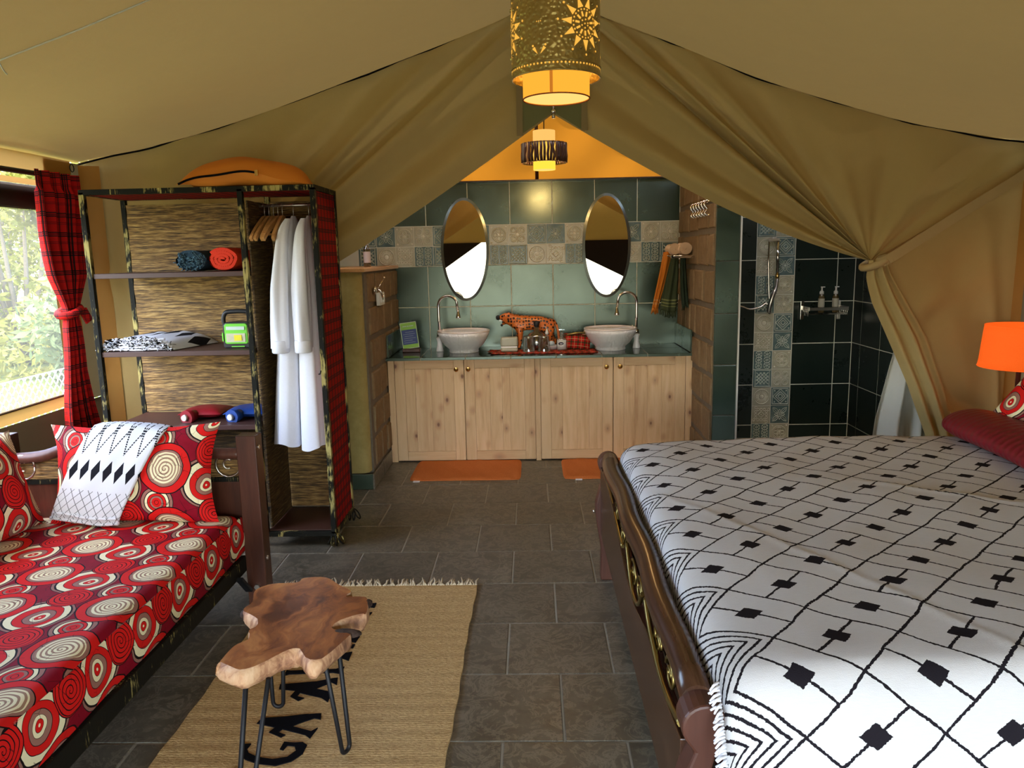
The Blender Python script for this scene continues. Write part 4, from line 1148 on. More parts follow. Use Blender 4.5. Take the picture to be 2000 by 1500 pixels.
# far end: arched top rail, reed panel, ring scroll, lower panel
m = M(); pts = smooth_path([(-2.43, 1.0, .70), (-2.25, 1.0, .715), (-2.05, 1.0, .79), (-1.90, 1.0, .83), (-1.75, 1.0, .80), (-1.55, 1.0, .72), (-1.375, 1.0, .71)], 6)
m.tube(pts, .026, 10)
obj('arched_rail', m, MT['mahored'], so_)
m = M(); m.box(-2.43, -1.375, 1.005, 1.02, .50, .72); obj('reed_panel', m, MT['reed'], so_)
m = M(); m.box(-2.43, -1.375, .99, 1.025, .585, .605); m.box(-2.43, -1.375, .985, 1.03, .27, .33); obj('cross_rail', m, MT['iron'], so_)
m = M(); m.box(-2.43, -1.375, .995, 1.02, .33, .585); obj('lower_panel', m, MT['maho'], so_)
m = M()
for cx in (-1.43, -1.9, -2.35):
    m.tube([(cx + .055 * cos(a) * (1 - .0 * a), .985, .665 + .055 * sin(a)) for a in [i * .42 for i in range(16)]], .0045, 6)
    m.tube([(cx + (.025 - .002 * a) * cos(a + 1), .985, .665 + (.025 - .002 * a) * sin(a + 1)) for a in [i * .42 for i in range(11)]], .004, 6)
obj('ring_scroll', m, MT['steel'], so_)
m = M(); m.box(-2.50, -2.46, -1.4, 1.0, .70, .76); m.box(-2.50, -2.47, -1.4, 1.0, .48, .54); obj('back_board', m, MT['maho'], so_)
ma = M()
def mtop(u, v):
    x = -2.42 + 1.035 * u; y = -1.36 + 2.33 * v
    e = .022 * (max(0, u - .965) / .035) ** 2 + .03 * (max(0, v - .975) / .025) ** 2
    return (x, y + (.0), .452 - e + .003 * sin(8 * y + 3 * x))
ma.grid(mtop, 60, 90, lambda u, v: (-2.42 + 1.035 * u + 1.46, -1.36 + 2.33 * v - .30))
def mfr(u, v):
    y = -1.36 + 2.33 * u; s = sin(pi * v)
    return (-1.385 + .016 * s + .003 * sin(13 * y), y, .262 + (.430 - .262) * v)
ma.grid(mfr, 90, 8, lambda u, v: (.26 + .17 * v - .36 + .165, -1.36 + 2.33 * u - .08 + .225))
ma.grid(lambda u, v: (-2.42 + 1.035 * u, .97 + .012 * sin(pi * v), .262 + .16 * v), 30, 6, lambda u, v: (1.035 * u, .16 * v), flip=True)
obj('mattress', ma, MT['wax'], so_)
# cushions on it
def put_cushion(lab, c, w, h, t, rots, uo, mat=None, group='circle print cushions'):
    m = pillow(w, h, t, 34, 26, uo, us=1.0, pinch=.11)
    Mx = Matrix.Translation(c)
    for a, ax in rots: Mx = Mx @ Matrix.Rotation(a, 4, ax)
    xform(m, Mx)
    m.v = [(x, y, max(z, .455)) for x, y, z in m.v] if c[0] < 0 else m.v
    return tag(obj('cushion', m, mat or MT['wax'], top=True), lab, 'cushion', group)
put_cushion('red circle print cushion under the white throw at the far end of the daybed', (-1.795, .885, .655), .74, .44, .16, [(-.22, 'X')], (.20, .04))
put_cushion('red circle print cushion leaning on the daybed back near the window', (-2.30, .52, .645), .74, .44, .20, [(pi / 2 - .10, 'Z'), (-.28, 'X')], (.02, .16))
# white throw over the far cushion
m = M()
TT = [(-1.955, .872), (-1.640, .850)]; TB = [(-2.135, .490), (-1.835, .462)]
def cfront(x, z):
    a = min(1, abs(x + 1.795) / .37); b = min(1, abs(z - .655) / .215)
    return .885 + (z - .655) * .224 - .08 * max(0, (1 - a ** 2.6) * (1 - b ** 2.6)) ** .55
def th(u, v):
    if v < .10:
        k = v / .10; x = -1.935 + .30 * u + (-.02) * k; z = .80 + (.872 - .022 * u - .80) * k
        return (x, 1.00 - .05 * k ** 2 + .004 * sin(9 * u), z + .012 * sin(pi * u) * k)
    k = (v - .10) / .90
    x = (-1.955 + (-.18) * k) + (.315 - .012 * k) * u; z = .872 - .022 * u + (-.385) * k + .012 * sin(pi * u) * (1 - k) + .006 * sin(2.2 * pi * u) * k
    y = cfront(x, z) - .013 - .004 * sin(14 * u + 5 * k) * .5 - .006 * k
    return (x, min(y, .945 - .0 * k), z)
m.grid(th, 30, 44, lambda u, v: (.325 * u, .47 * (v - .1)))
tw = tag(obj('throw_blanket', m, MT['throw'], top=True, solid=.008), 'white throw with black diamonds draped over the daybed cushion', 'throw')
m = M(); m.tube(smooth_path([th(0, .985), th(.25, .99), th(.5, .985), th(.75, .99), th(1, .985)], 5), .010, 6, flat=.8)
m.tube(smooth_path([tuple(Vector(th(u, .93)) + Vector((0, -.006, 0))) for u in (.02, .3, .6, .98)], 5), .007, 6)
o = obj('hem', m, MT['throw'], tw)

# ================================================================== STUMP TABLE
tb = thing('side_table', 'live edge wooden slab table on black hairpin legs standing on the rug', 'table', (-.83, -.05, 0))
ST = [(-.965, -.311), (-.968, -.290), (-.961, -.202), (-.934, -.161), (-.952, -.109), (-.940, -.073), (-.997, -.016), (-1.021, .034), (-1.011, .084), (-1.033, .171), (-.991, .221), (-.909, .231), (-.895, .266), (-.820, .270), (-.753, .204), (-.705, .158), (-.711, .118), (-.650, .114), (-.632, .077), (-.620, -.013), (-.663, -.05), (-.705, -.095), (-.646, -.131), (-.642, -.157), (-.701, -.307), (-.764, -.245), (-.808, -.262), (-.880, -.352), (-.934, -.334)]
P = [Vector((x, y, 0)) for x, y in ST]; n = len(P); out = []
for i in range(n):
    p0, p1, p2, p3 = P[i - 1], P[i], P[(i + 1) % n], P[(i + 2) % n]
    for j in range(4):
        t = j / 4; out.append(.5 * ((2 * p1) + (p2 - p0) * t + (2 * p0 - 5 * p1 + 4 * p2 - p3) * t * t + (3 * p1 - p0 - 3 * p2 + p3) * t ** 3))
r = random.Random(2); cen = Vector((-.82, -.03, 0)); N = len(out)
def ring(k, z, jit):
    return [(cen.x + (p.x - cen.x) * k + r.uniform(-jit, jit), cen.y + (p.y - cen.y) * k + r.uniform(-jit, jit) + (.02 if z < .42 else 0), z + r.uniform(-jit, jit)) for p in out]
def facet(ring_, d, dz):      # the side towards the room's entrance is cut at a slant
    o2 = []
    for i, q in enumerate(ring_):
        p0, p1 = out[i - 1], out[(i + 1) % N]; tx, ty = p1.x - p0.x, p1.y - p0.y; L = max(1e-6, hypot(tx, ty)); nx, ny = -ty / L, tx / L
        w = sst(.25, .8, -ny); o2.append((q[0], q[1] + d * w, q[2] + dz * w))
    return o2
rings = [facet(ring(1.0, .450, .0), .026, 0), facet(ring(1.012, .442, .001), .016, .002), facet(ring(1.02, .424, .002), .004, -.004), facet(ring(.99, .406, .003), .0, -.012), facet(ring(.93, .390, .004), .008, -.006), ring(.85, .382, .003)]
m = M(); vs = sum(rings, []); m.cur = 0
m.add(rings[0] + [(cen.x, cen.y, .451)], [tuple(range(N))[::-1]])
m.v = m.v; m.cur = 1
fs = []
for k in range(len(rings) - 1):
    for i in range(N): j = (i + 1) % N; fs.append((k * N + i, k * N + j, (k + 1) * N + j, (k + 1) * N + i))
fs.append(tuple((len(rings) - 1) * N + i for i in range(N)))
m.add(vs, fs, smooth=True)
obj('slab', m, [MT['burl'], MT['rawedge']], tb)
def sidegash(c, w, d, h):       # bark pockets on the rim
    mm = M(); mm.ball(c, 1, 10); mm.v = [(c[0] + (x - c[0]) * w, c[1] + (y - c[1]) * d, c[2] + (z - c[2]) * h) for x, y, z in mm.v]; return mm
MT['bark'] = tile_mat('dark_bark', (.018, .012, .010), (.10, .06, .045), sc=40, rr=(.7, .9), spec=.2, bs=.8)
for c, w, d, h in (((-.658, -.115, .440), .052, .022, .013), ((-1.018, .045, .430), .018, .03, .014), ((-.633, .085, .438), .016, .026, .013)):
    obj('bark_pocket', sidegash(c, w, d, h), MT['bark'], tb)
for i, (top, ft, sp) in enumerate((((-.86, -.305), (-.915, -.33), (.026, .016)), ((-.688, -.167), (-.690, -.075), (.014, .028)), ((-.96, .13), (-.985, .17), (.030, .0)))):
    a = Vector((top[0] - sp[0], top[1] - sp[1], .40)); b = Vector((top[0] + sp[0], top[1] + sp[1], .40)); f = Vector((ft[0], ft[1], .0205 + .018))
    d = Vector((sp[0], sp[1], 0)).normalized() * .018
    pts = [a, f - d] + [f + d * (-cos(q)) + Vector((0, 0, -.018 * sin(q))) for q in [pi * k / 8 for k in range(1, 8)]] + [f + d, b]
    m = M(); m.tube(pts, .0072, 8); obj('hairpin_leg', m, MT['black'], tb)

# ================================================================== RUG
rg = thing('rug', 'tan jute rug with black lettering and tasselled end on the slate floor', 'rug', (-.83, .3, 0))
m = M()
def rugf(u, v):
    y = -.95 + 2.12 * v; w = .002 * sin(31 * y) + .0025 * sin(7 * y)
    x = -1.292 + .915 * u + (w if u in (0, 1) else 0) + (.012 * v if u > .5 else 0)
    return (x, y, .010 + .0008 * sin(90 * y) )
m.grid(rugf, 24, 160)
for uu in (0, 1): m.grid(lambda u, v: (*rugf(uu, u)[:2], .0005 + .0095 * v), 160, 1, flip=bool(uu == 0))
obj('woven_body', m, MT['jute'], rg)
m = M(); r = random.Random(9)
for i in range(86):
    x = -1.285 + .915 * i / 85; p = [Vector((x, 1.165, .009))]; d = r.uniform(-.4, .4)
    for k in range(3): p.append(p[-1] + Vector((d * .014 + r.uniform(-.008, .008), .016, r.uniform(-.002, .008))))
    for q in p: q.z = max(q.z, .005)
    m.tube(p, [.005, .0045, .004, .0025], 5)
f = obj('fringe', m, plain('pale_jute_fringe', (.50, .42, .29), .95, var=.2), rg); f['kind'] = 'stuff'
LET = [[(-1.012, -.021), (-1.041, -.025), (-1.033, -.071), (-1.002, -.099), (-.958, -.120), (-.896, -.130), (-.854, -.110), (-.829, -.072), (-.828, -.029), (-.846, -.015), (-.873, -.018), (-.907, -.013), (-.909, -.051), (-.896, -.056), (-.891, -.031), (-.866, -.035), (-.855, -.058), (-.873, -.088), (-.915, -.099), (-.968, -.088), (-1.003, -.068), (-1.015, -.048)],
       [(-.828, .141), (-.821, .108), (-.845, .115), (-.908, .070), (-.835, .042), (-.818, .061), (-.828, .004), (-.848, .022), (-.935, .056), (-.943, .038), (-.914, .023), (-.925, .010), (-.974, .038), (-.962, .064), (-1.032, .086), (-1.024, .116), (-.945, .124), (-.881, .137), (-.868, .137)],
       [(-.827, .365), (-.819, .318), (-.843, .336), (-.889, .292), (-.831, .272), (-.823, .250), (-.824, .209), (-.854, .235), (-.940, .268), (-.944, .245), (-.914, .233), (-.931, .216), (-.968, .245), (-.960, .281), (-1.024, .291), (-1.030, .322), (-.90, .340), (-.84, .362)],
       [(-1.036, .380), (-1.036, .418), (-1.020, .415), (-.850, .425), (-.821, .442), (-.821, .392), (-.855, .402), (-1.018, .392)],
       [(-1.036, .470), (-1.034, .500), (-.899, .532), (-.835, .545), (-.817, .552), (-.815, .485), (-.850, .505), (-1.02, .478)],
       [(-1.034, .575), (-1.034, .600), (-.86, .606), (-.819, .611), (-.820, .580), (-.865, .583)],
       [(-1.034, .640), (-1.034, .665), (-.862, .660), (-.814, .676), (-.820, .625), (-.856, .640)],
       [(-1.034, .850), (-1.034, .878), (-.835, .882), (-.807, .890), (-.815, .841), (-.84, .855)],
       [(-1.034, .940), (-1.034, .965), (-.847, .970), (-.806, .980), (-.806, .932), (-.84, .942)],
       [(-1.02, -.190), (-1.035, -.165), (-1.02, -.140), (-.99, -.148), (-.985, -.180)]]
for p in LET:
    m = M(); ctr = (sum(a for a, _ in p) / len(p), sum(b for _, b in p) / len(p))
    m.prism(p, .009, .0135)
    # give a counter-clockwise cap whichever way it was traced
    obj('letter', m, MT['blackpile'], rg)
# ================================================================== BED
bd = thing('bed', 'dark wooden sleigh bed with brass scroll footboard', 'bed', (1.5, .25, 0))
def post(y0, y1, top):
    L = [(0, .225), (.15, .230), (.28, .208), (.37, .202), (.45, .222), (.52, .248), (.555, .228)]
    Rr = [(0, .285), (.15, .268), (.28, .262), (.37, .268), (.45, .276), (.52, .292), (.555, .312)]
    zt = top - .055 - .030
    left = [(li(L, z), z) for z in [zt * i / 20 for i in range(21)]]; right = [(li(Rr, z), z) for z in [zt * i / 20 for i in range(20)]]
    c = (.266, top - .055); cap = [(c[0] + .050 * cos(a), c[1] + .052 * sin(a)) for a in [-.55 + (pi + 1.1) * i / 16 for i in range(17)]]
    poly = right + cap + left[:-1][::-1]
    m = M(); m.prism(poly, y0, y1, 'y'); return m
obj('foot_post', post(1.225, 1.295, .625), MT['mahored'], bd, bevel=.006)
obj('foot_post', post(-.775, -.700, .622), MT['mahored'], bd, bevel=.006)
m = M(); m.tube([(.262 + .006 * sin(i), -.71 + 1.95 * i / 20, .588 + .016 * sin(pi * i / 20)) for i in range(21)], .040, 16, flat=1.0)
m.v = [(.262 + (x - .262) * .92, y, z) for x, y, z in m.v]
obj('top_rail', m, MT['mahoh'], bd)
top = [(1.235, .56), (.95, .565), (.75, .555), (.5, .50), (.25, .455), (.05, .445), (-.1, .47), (-.24, .492), (-.45, .478), (-.6, .485), (-.71, .50)]
pp = [(p.x, p.y) for p in smooth_path([(a, b, 0) for a, b in top], 4)]
m = M(); m.prism(pp + [(-.71, .235), (1.235, .235)], .225, .255, 'x'); obj('lower_panel', m, MT['mahoh'], bd, bevel=.003)
def scrl(c, r0, tw, n=26, sg=1, ph=0, el=1.0):
    return [(.238, c[0] + sg * el * (r0 * (1 - i / n * .8)) * cos(ph + tw * i / n), c[1] + (r0 * (1 - i / n * .8)) * sin(ph + tw * i / n) * .8) for i in range(n + 1)]
m = M()
for c, r0, sg in (((.62, .555), .05, 1), ((.44, .535), .055, 1), ((.30, .525), .055, -1), ((.14, .51), .058, 1), ((.0, .515), .058, -1), ((-.14, .525), .05, 1), ((-.34, .535), .05, -1), ((-.52, .54), .05, 1)):
    m.tube(scrl(c, r0, 9.5, sg=sg, el=1.15), .005, 6)
m.tube(smooth_path([(.232, 1.10, .575), (.232, .85, .565), (.232, .6, .52), (.232, .4, .50)], 6), .0075, 6)
m.tube(smooth_path([(.228, -.18, .575), (.228, -.27, .53), (.228, -.42, .497), (.228, -.56, .500), (.228, -.70, .53)], 6), .0085, 6)
m.tube(smooth_path([(.228, .25, .57), (.228, .12, .475), (.228, -.02, .48), (.228, -.12, .56)], 6), .0075, 6)
obj('brass_scrollwork', m, MT['antique'], bd)
for y in (-.69, 1.22):
    m = M(); m.box(.30, 2.60, y - .02 + (.0 if y < 0 else .0), y + .02, .22, .40); obj('side_rail', m, MT['mahoh'], bd)
for y in (1.26, -.74):
    m = M(); m.tube([(.20, y, .335), (.192, y, .335)], .010, 8); obj('bolt', m, MT['steel'], bd)
m = M(); m.box(2.62, 2.72, -.78, 1.30, 0, 1.15); obj('headboard', m, MT['mahoh'], bd, bevel=.01)
m = M(); m.box(.33, 2.60, -.66, 1.14, .26, .62); mt = tag(obj('mattress', m, MT['satin'], top=True, bevel=.06, seg=4), 'thick bed mattress in crimson fitted sheet under the white blanket', 'mattress')
m = M(); m.box(.33, 2.6, -.67, 1.2, .20, .26); obj('slat_base', m, MT['maho'], bd)
# blanket
BX = [(.300, -.150), (.302, -.10), (.306, -.075), (.320, -.048), (.350, -.026), (.40, -.012), (.5, -.002), (.7, 0), (2.15, 0)]
BYn = [(-.815, -.25), (-.808, -.18), (-.800, -.11), (-.790, -.06), (-.775, -.030), (-.750, -.010), (-.71, -.002), (-.5, 0)]
BYf = [(1.0, 0), (1.08, -.006), (1.14, -.022), (1.18, -.05), (1.205, -.10), (1.215, -.20)]
def arclen(P):
    L = [0]
    for a, b in zip(P, P[1:]): L.append(L[-1] + hypot(b[0] - a[0], b[1] - a[1]))
    return L
bxs = [(p.x, p.y) for p in smooth_path([(a, b, 0) for a, b in BX], 8)]
bys = [(p.x, p.y) for p in smooth_path([(a, b, 0) for a, b in BYn + BYf], 8)]
def resamp(P, n):
    L = arclen(P); out = []
    for i in range(n + 1):
        s = L[-1] * i / n
        for k in range(len(P) - 1):
            if s <= L[k + 1] or k == len(P) - 2:
                t = (s - L[k]) / max(1e-9, L[k + 1] - L[k]); out.append((P[k][0] + (P[k + 1][0] - P[k][0]) * t, P[k][1] + (P[k + 1][1] - P[k][1]) * t, s)); break
    return out
NX, NY = 150, 150
bxr, byr = resamp(bxs, NX), resamp(bys, NY)
sx0 = min(bxr, key=lambda q: abs(q[0] - .55)); sy0 = min(byr, key=lambda q: abs(q[0] - .2))
def blk(u, v):
    X = bxr[round(u * NX)]; Y = byr[round(v * NY)]
    z = .705 + X[1] + Y[1] + .010 * sin(pi * min(1, max(0, (X[0] - .3) / 1.9))) 
    z += .0035 * sin(5 * X[0] + 7 * Y[0]) + .0022 * sin(23 * X[0] - 17 * Y[0])
    d = (X[0] - .95) * .55 + (Y[0] - .55) * .83; z += .006 * exp(-(d / .012) ** 2) * sst(.9, 1.3, X[0])
    d2 = (X[0] - .62) * .9 + (Y[0] + .1) * .45; z += .004 * exp(-(d2 / .010) ** 2)
    y = Y[0]
    if Y[1] < -.05: y += .012 * sin(13 * X[0]) * (-Y[1] / .2) * (1 if y > 0 else -1)
    return (X[0], y, z)
def bluv(u, v):
    a = bxr[round(u * NX)][2] - sx0[2] + sx0[0]; b = byr[round(v * NY)][2] - sy0[2] + sy0[0]
    return (a - .075 * sst(.15, 1.0, -b), b)
m = M(); m.grid(blk, NX, NY, bluv)
bl = tag(obj('bed_blanket', m, MT['blanket'], top=True), 'white blanket woven with black lattice and squares spread on the bed', 'blanket')
m = M(); r = random.Random(4)
for i in range(40):
    z = .655 - .20 * i / 39; y = -.755 - .13 * (i / 39) ** .8
    p = Vector((.296, y + .01, z)); d = Vector((r.uniform(-1, -.5), r.uniform(-.6, .1), r.uniform(-.5, .1))).normalized()
    m.tube([p, p + d * .014, p + d * .024 + Vector((0, 0, -.006))], [.0034, .0032, .0022], 5)
f = obj('fringe', m, MT['robe'], bl); f['kind'] = 'stuff'
# bolster, cushions at the head
m = M()
def bol(u, v):
    t = v; ax = (1.85 - .13 * t, 1.17 - 1.55 * t); a = 2 * pi * u
    e = 1 - .22 * abs(2 * v - 1) ** 16; w = .135 * e * (1 + .02 * sin(14 * v)); h = .064 * e * (1 + .06 * sin(7 * v + 1))
    zz = .768 + h * sin(a) * (1 + .15 * cos(a)) + .012 * sin(5 * v)
    return (ax[0] + w * cos(a) * (1 - .0), ax[1] + .015 * cos(a), max(zz, .722))
m.grid(bol, 40, 50, lambda u, v: (1.55 * v, u))
tag(obj('bolster', m, MT['satin'], top=True), 'long crimson striped satin pillow lying across the head of the bed', 'pillow')
put_cushion('red circle print cushion propped behind the crimson pillow on the bed', (2.06, .80, .905), .50, .44, .19, [(-pi / 2 + .45, 'Z'), (-.35, 'X'), (.42, 'Y')], (.10, .10))
m = pillow(.62, .42, .2, 24, 18); xform(m, Matrix.Translation((2.50, .84, .93)) @ Matrix.Rotation(-pi / 2, 4, 'Z') @ Matrix.Rotation(-.2, 4, 'X'))
tag(obj('pillow', m, MT['satin'], top=True), 'crimson satin pillow standing against the headboard under the orange lamp', 'pillow')

# ================================================================== ORANGE LAMP
lp = thing('floor_lamp', 'lamp with orange drum shade on a black stem beside the bed', 'lamp', (2.53, 1.9, 0))
MT['oshade'] = None
t_ = NT('orange_lampshade'); nn = t_.noise(t_.scl(t_.obj(), (1, 1, 1)), 260, 2)
MT['oshade'] = t_.surf(t_.bsdf(t_.mix(nn, (.80, .09, .012), (.9, .14, .02)), .8, spec=.1, **{'Emission Color': (1, .13, .012, 1), 'Emission Strength': .085}))
m = M(); m.lathe([(.196, .895), (.190, .93), (.178, 1.08), (.174, 1.118)], (2.535, 1.9, 0), 40)
m.f = [f for f in m.f if len(f) == 4]; m.sm = [True] * len(m.f); m.mi = [0] * len(m.f)
obj('lamp_shade', m, MT['oshade'], lp, solid=.003)
m = M(); m.tube([(2.535 + .174 * cos(a), 1.9 + .174 * sin(a), 1.118) for a in [2 * pi * i / 40 for i in range(40)]], .003, 5, closed=True); obj('shade_trim', m, MT['oshade'], lp)
m = M(); m.tube([(2.535 + .196 * cos(a), 1.9 + .196 * sin(a), .895) for a in [2 * pi * i / 40 for i in range(40)]], .003, 5, closed=True); obj('shade_trim', m, MT['oshade'], lp)
m = M(); m.tube([(2.535, 1.9, .02), (2.535, 1.9, .98)], .012, 10); obj('stem', m, MT['black'], lp)
m = M(); m.lathe([(.13, 0), (.13, .015), (.02, .03)], (2.535, 1.9, 0), 24); obj('base', m, MT['black'], lp)
m = M(); m.tube(smooth_path([(2.566, 1.90, .90), (2.567, 1.90, .5), (2.58, 1.93, .1), (2.60, 1.98, .01)], 6), .0022, 5); obj('cord', m, MT['wplastic'], lp)
m = M(); m.lathe([(.012, 0), (.03, .04), (.032, .07), (.0, .10)], (2.535, 1.9, .95), 14); obj('bulb', m, emis('warm_bulb', (1, .75, .4), 1.2), lp)

# ================================================================== BATHROOM CABINET
def door(par, x0, x1, seed, knobx):
    r = random.Random(seed); y = 3.392; z0, z1 = .012, .785; st = .078
    d = bpy.data.objects.new('door', None)
    m = M(); m.box(x0 + .004, x1 - .004, y + .004, y + .020, z0 + .004, z1 - .004); d = obj('door', m, MT['pine'], par)
    for a, b in ((x0 + .003, x0 + st), (x1 - st, x1 - .003)):
        m = M(); m.box(a, b, y - .004, y + .020, z0, z1); obj('stile', m, MT['pine'], d, bevel=.0015)
    for a, b in ((z0, z0 + .07), (z1 - .065, z1)):
        m = M(); m.box(x0 + st + .001, x1 - st - .001, y - .004, y + .020, a, b); obj('cross_rail', m, MT['pineh'], d, bevel=.0015)
    n = 4; w = (x1 - x0 - 2 * st) / n; xs = [x0 + st] + sorted(x0 + st + w * i + r.uniform(-.02, .02) for i in range(1, n)) + [x1 - st]
    for a, b in zip(xs, xs[1:]):
        m = M(); m.box(a + .0012, b - .0012, y + .0005 + r.uniform(0, .001), y + .018, z0 + .072, z1 - .067); obj('plank', m, MT['pine'], d, bevel=.0015)
    m = M(); prof = [(.006, 0), (.006, .010), (.015, .014), (.018, .020), (.015, .026), (.0, .029)]
    m.lathe(prof, (0, 0, 0), 16); m.v = [(knobx + X, y - .004 - Z, .713 + Y) for X, Y, Z in m.v]
    k = obj('knob', m, MT['brass'], par); k.parent = par; return d
cb = thing('vanity_cabinet', 'knotty pine vanity cabinet with four doors and brass knobs', 'cabinet', (-.03, 3.65, 0))
m = M(); m.box(-1.160, 1.088, 3.42, 3.95, .01, .783); obj('body', m, MT['pine'], cb)
for a, b in ((-1.170, -1.122), (-.068, -.030), (1.050, 1.098)):
    m = M(); m.box(a, b, 3.392, 3.43, .0, .785); obj('stile', m, MT['pine'], cb, bevel=.002)
door(cb, -1.122, -.598, 1, -.655); door(cb, -.598, -.068, 2, -.565); door(cb, -.030, .513, 3, .462); door(cb, .513, 1.050, 4, .562)

ct = thing('countertop', 'green tiled vanity countertop with raised tiled edges on the pine cabinet', 'countertop', (-.03, 3.65, .786))
MT['ctile'] = tile_mat('polished_dark_counter_tile', (.007, .012, .011), (.016, .024, .021), sc=5, rr=(.06, .11), spec=.35, bs=.01)
m = M(); m.box(-1.176, 1.098, 3.365, 3.975, .786, .800); obj('slab', m, MT['grout_wall'], ct)
xs = [-1.176] + [.0907 + i * WT for i in range(-3, 3)] + [1.098]
for a, b in zip(xs, xs[1:]):
    o = inst('tile', wtile(b - a, .333, 'ctile'), ct, ((a + b) / 2, 3.366 + .1665, .806)); o = inst('tile', wtile(b - a, .276, 'ctile'), ct, ((a + b) / 2, 3.70 + .138, .806))
    m = M(); m.box(a + .002, b - .002, 3.358, 3.366, .785, .806); obj('edge_tile', m, MT['gtile'], ct, bevel=.002)
for x, rz in ((-1.152, pi / 2), (1.076, -pi / 2)):
    for a, b in ((3.37, 3.70), (3.70, 3.976)):
        o = inst('upstand_tile', wtile(b - a, .17, 'gtile'), ct, (x, (a + b) / 2, .892), (pi / 2, 0, rz))

# basins
def basin(cx, lab):
    t = thing('basin', lab, 'basin', (cx, 3.665, .8065), 'white vessel basins')
    MT.setdefault('carved', None)
    if MT['carved'] is None:
        q = NT('carved_white_ceramic'); w = q.n('TexWave', {'Vector': q.obj(), 'Scale': 9.0, 'Distortion': 9.0, 'Detail': 3.0, 'Detail Scale': 2.2}); v = q.n('TexVoronoi', {'Vector': q.obj(), 'Scale': 26.0}, feature='SMOOTH_F1')
        MT['carved'] = q.surf(q.bsdf((.86, .87, .88), .3, spec=.5, nrm=q.bump(q.ma('ADD', w, v), .35, .008)))
    m = M(); m.lathe([(.113, 0), (.116, .006), (.113, .020), (.118, .030), (.148, .055), (.176, .095), (.193, .130), (.203, .160)], (cx, 3.665, .8065), 48); obj('bowl', m, MT['carved'], t)
    m = M(); m.lathe([(.203, .159), (.205, .166), (.201, .171), (.192, .168), (.178, .130), (.140, .075), (.08, .050), (.0, .046)], (cx, 3.665, .8065), 48); obj('inner_bowl', m, plain('white_glaze_warm_reflection', (.84, .78, .74), .15, spec=.6, var=.01), t)  # warm reflected light is put into the colour of the white interior
    m = M(); m.box(cx - .017, cx + .017, 3.842, 3.848, .945, .951); obj('overflow_slot', m, MT['steel'], t)
basin(-.617, 'white carved vessel basin on the left below the left oval mirror'); basin(.520, 'white carved vessel basin on the right below the right oval mirror')
def faucet(xb, s, lab):
    t = thing('faucet', lab, 'faucet', (xb, 3.72, .8065), 'gooseneck faucets')
    y = 3.72
    m = M(); m.lathe([(.030, 0), (.029, .01), (.021, .05), (.020, .075), (.026, .105), (.027, .110)], (xb, y, .8065), 20); obj('ceramic_base', m, MT['white'], t)
    m = M(); m.lathe([(.020, 0), (.020, .034), (.014, .038)], (xb, y, .9165), 18); obj('collar', m, MT['chrome'], t)
    xa = xb + s * .0; r = .076
    pts = [(xa + s * .003, y, .95), (xa + s * .0, y, 1.05), (xa, y, 1.15)] + [(xa + s * (r - r * cos(a)), y - .02 * sin(a / 2), 1.165 + r * sin(a)) for a in [pi * i / 14 for i in range(13)]] + [(xa + s * 2 * r, y - .022, 1.13)]
    m = M(); m.tube(pts, .0105, 12); obj('gooseneck', m, MT['chrome'], t)
    m = M(); m.lathe([(.017, 0), (.019, .006), (.017, .02), (.010, .05), (.009, .07)], (xa + s * 2 * r + s * .003, y - .022, 1.065), 16); obj('teardrop_spout', m, MT['chrome'], t)
    m = M(); m.tube([(xb + s * .012, y - .01, .955), (xb + s * .034, y - .03, .985)], .0035, 6); m.ball((xb + s * .035, y - .031, .987), .005, 8); obj('lever', m, MT['chrome'], t)
faucet(-.812, 1, 'chrome gooseneck faucet on white base left of the left basin'); faucet(.728, -1, 'chrome gooseneck faucet on white base right of the right basin')

# mirrors
def mirror(cx, cz, a, b, lab, tilt=0):
    t = thing('oval_mirror', lab, 'mirror', (cx, 3.96, cz), 'oval bathroom mirrors')
    pts = [(cx + a * cos(q), cz + b * sin(q)) for q in [2 * pi * i / 72 for i in range(72)]]
    pi_ = [(cx + (a - .022) * cos(q), cz + (b - .022) * sin(q)) for q in [2 * pi * i / 72 for i in range(72)]]
    m = M(); m.prism(pi_, 3.9605, 3.970, 'y')
    obj('mirror_glass', m, MT['mirror'], t)
    m = M(); n = 72
    vs = [(x, 3.9655, z) for x, z in pts] + [(x, 3.9603, z) for x, z in pi_]
    m.add(vs, [(i, (i + 1) % n, n + (i + 1) % n, n + i) for i in range(n)])
    obj('bevelled_edge', m, MT['bevel'], t)
    m = M(); m.prism(pts, 3.9657, 3.9675, 'y'); obj('backing', m, MT['steel'], t)
t_ = NT('bevelled_mirror_edge'); MT['bevel'] = t_.surf(t_.bsdf((.16, .18, .16), .22, .7))
mirror(-.612, 1.592, .193, .408, 'oval frameless mirror above the left basin'); mirror(.520, 1.600, .193, .410, 'oval frameless mirror above the right basin')

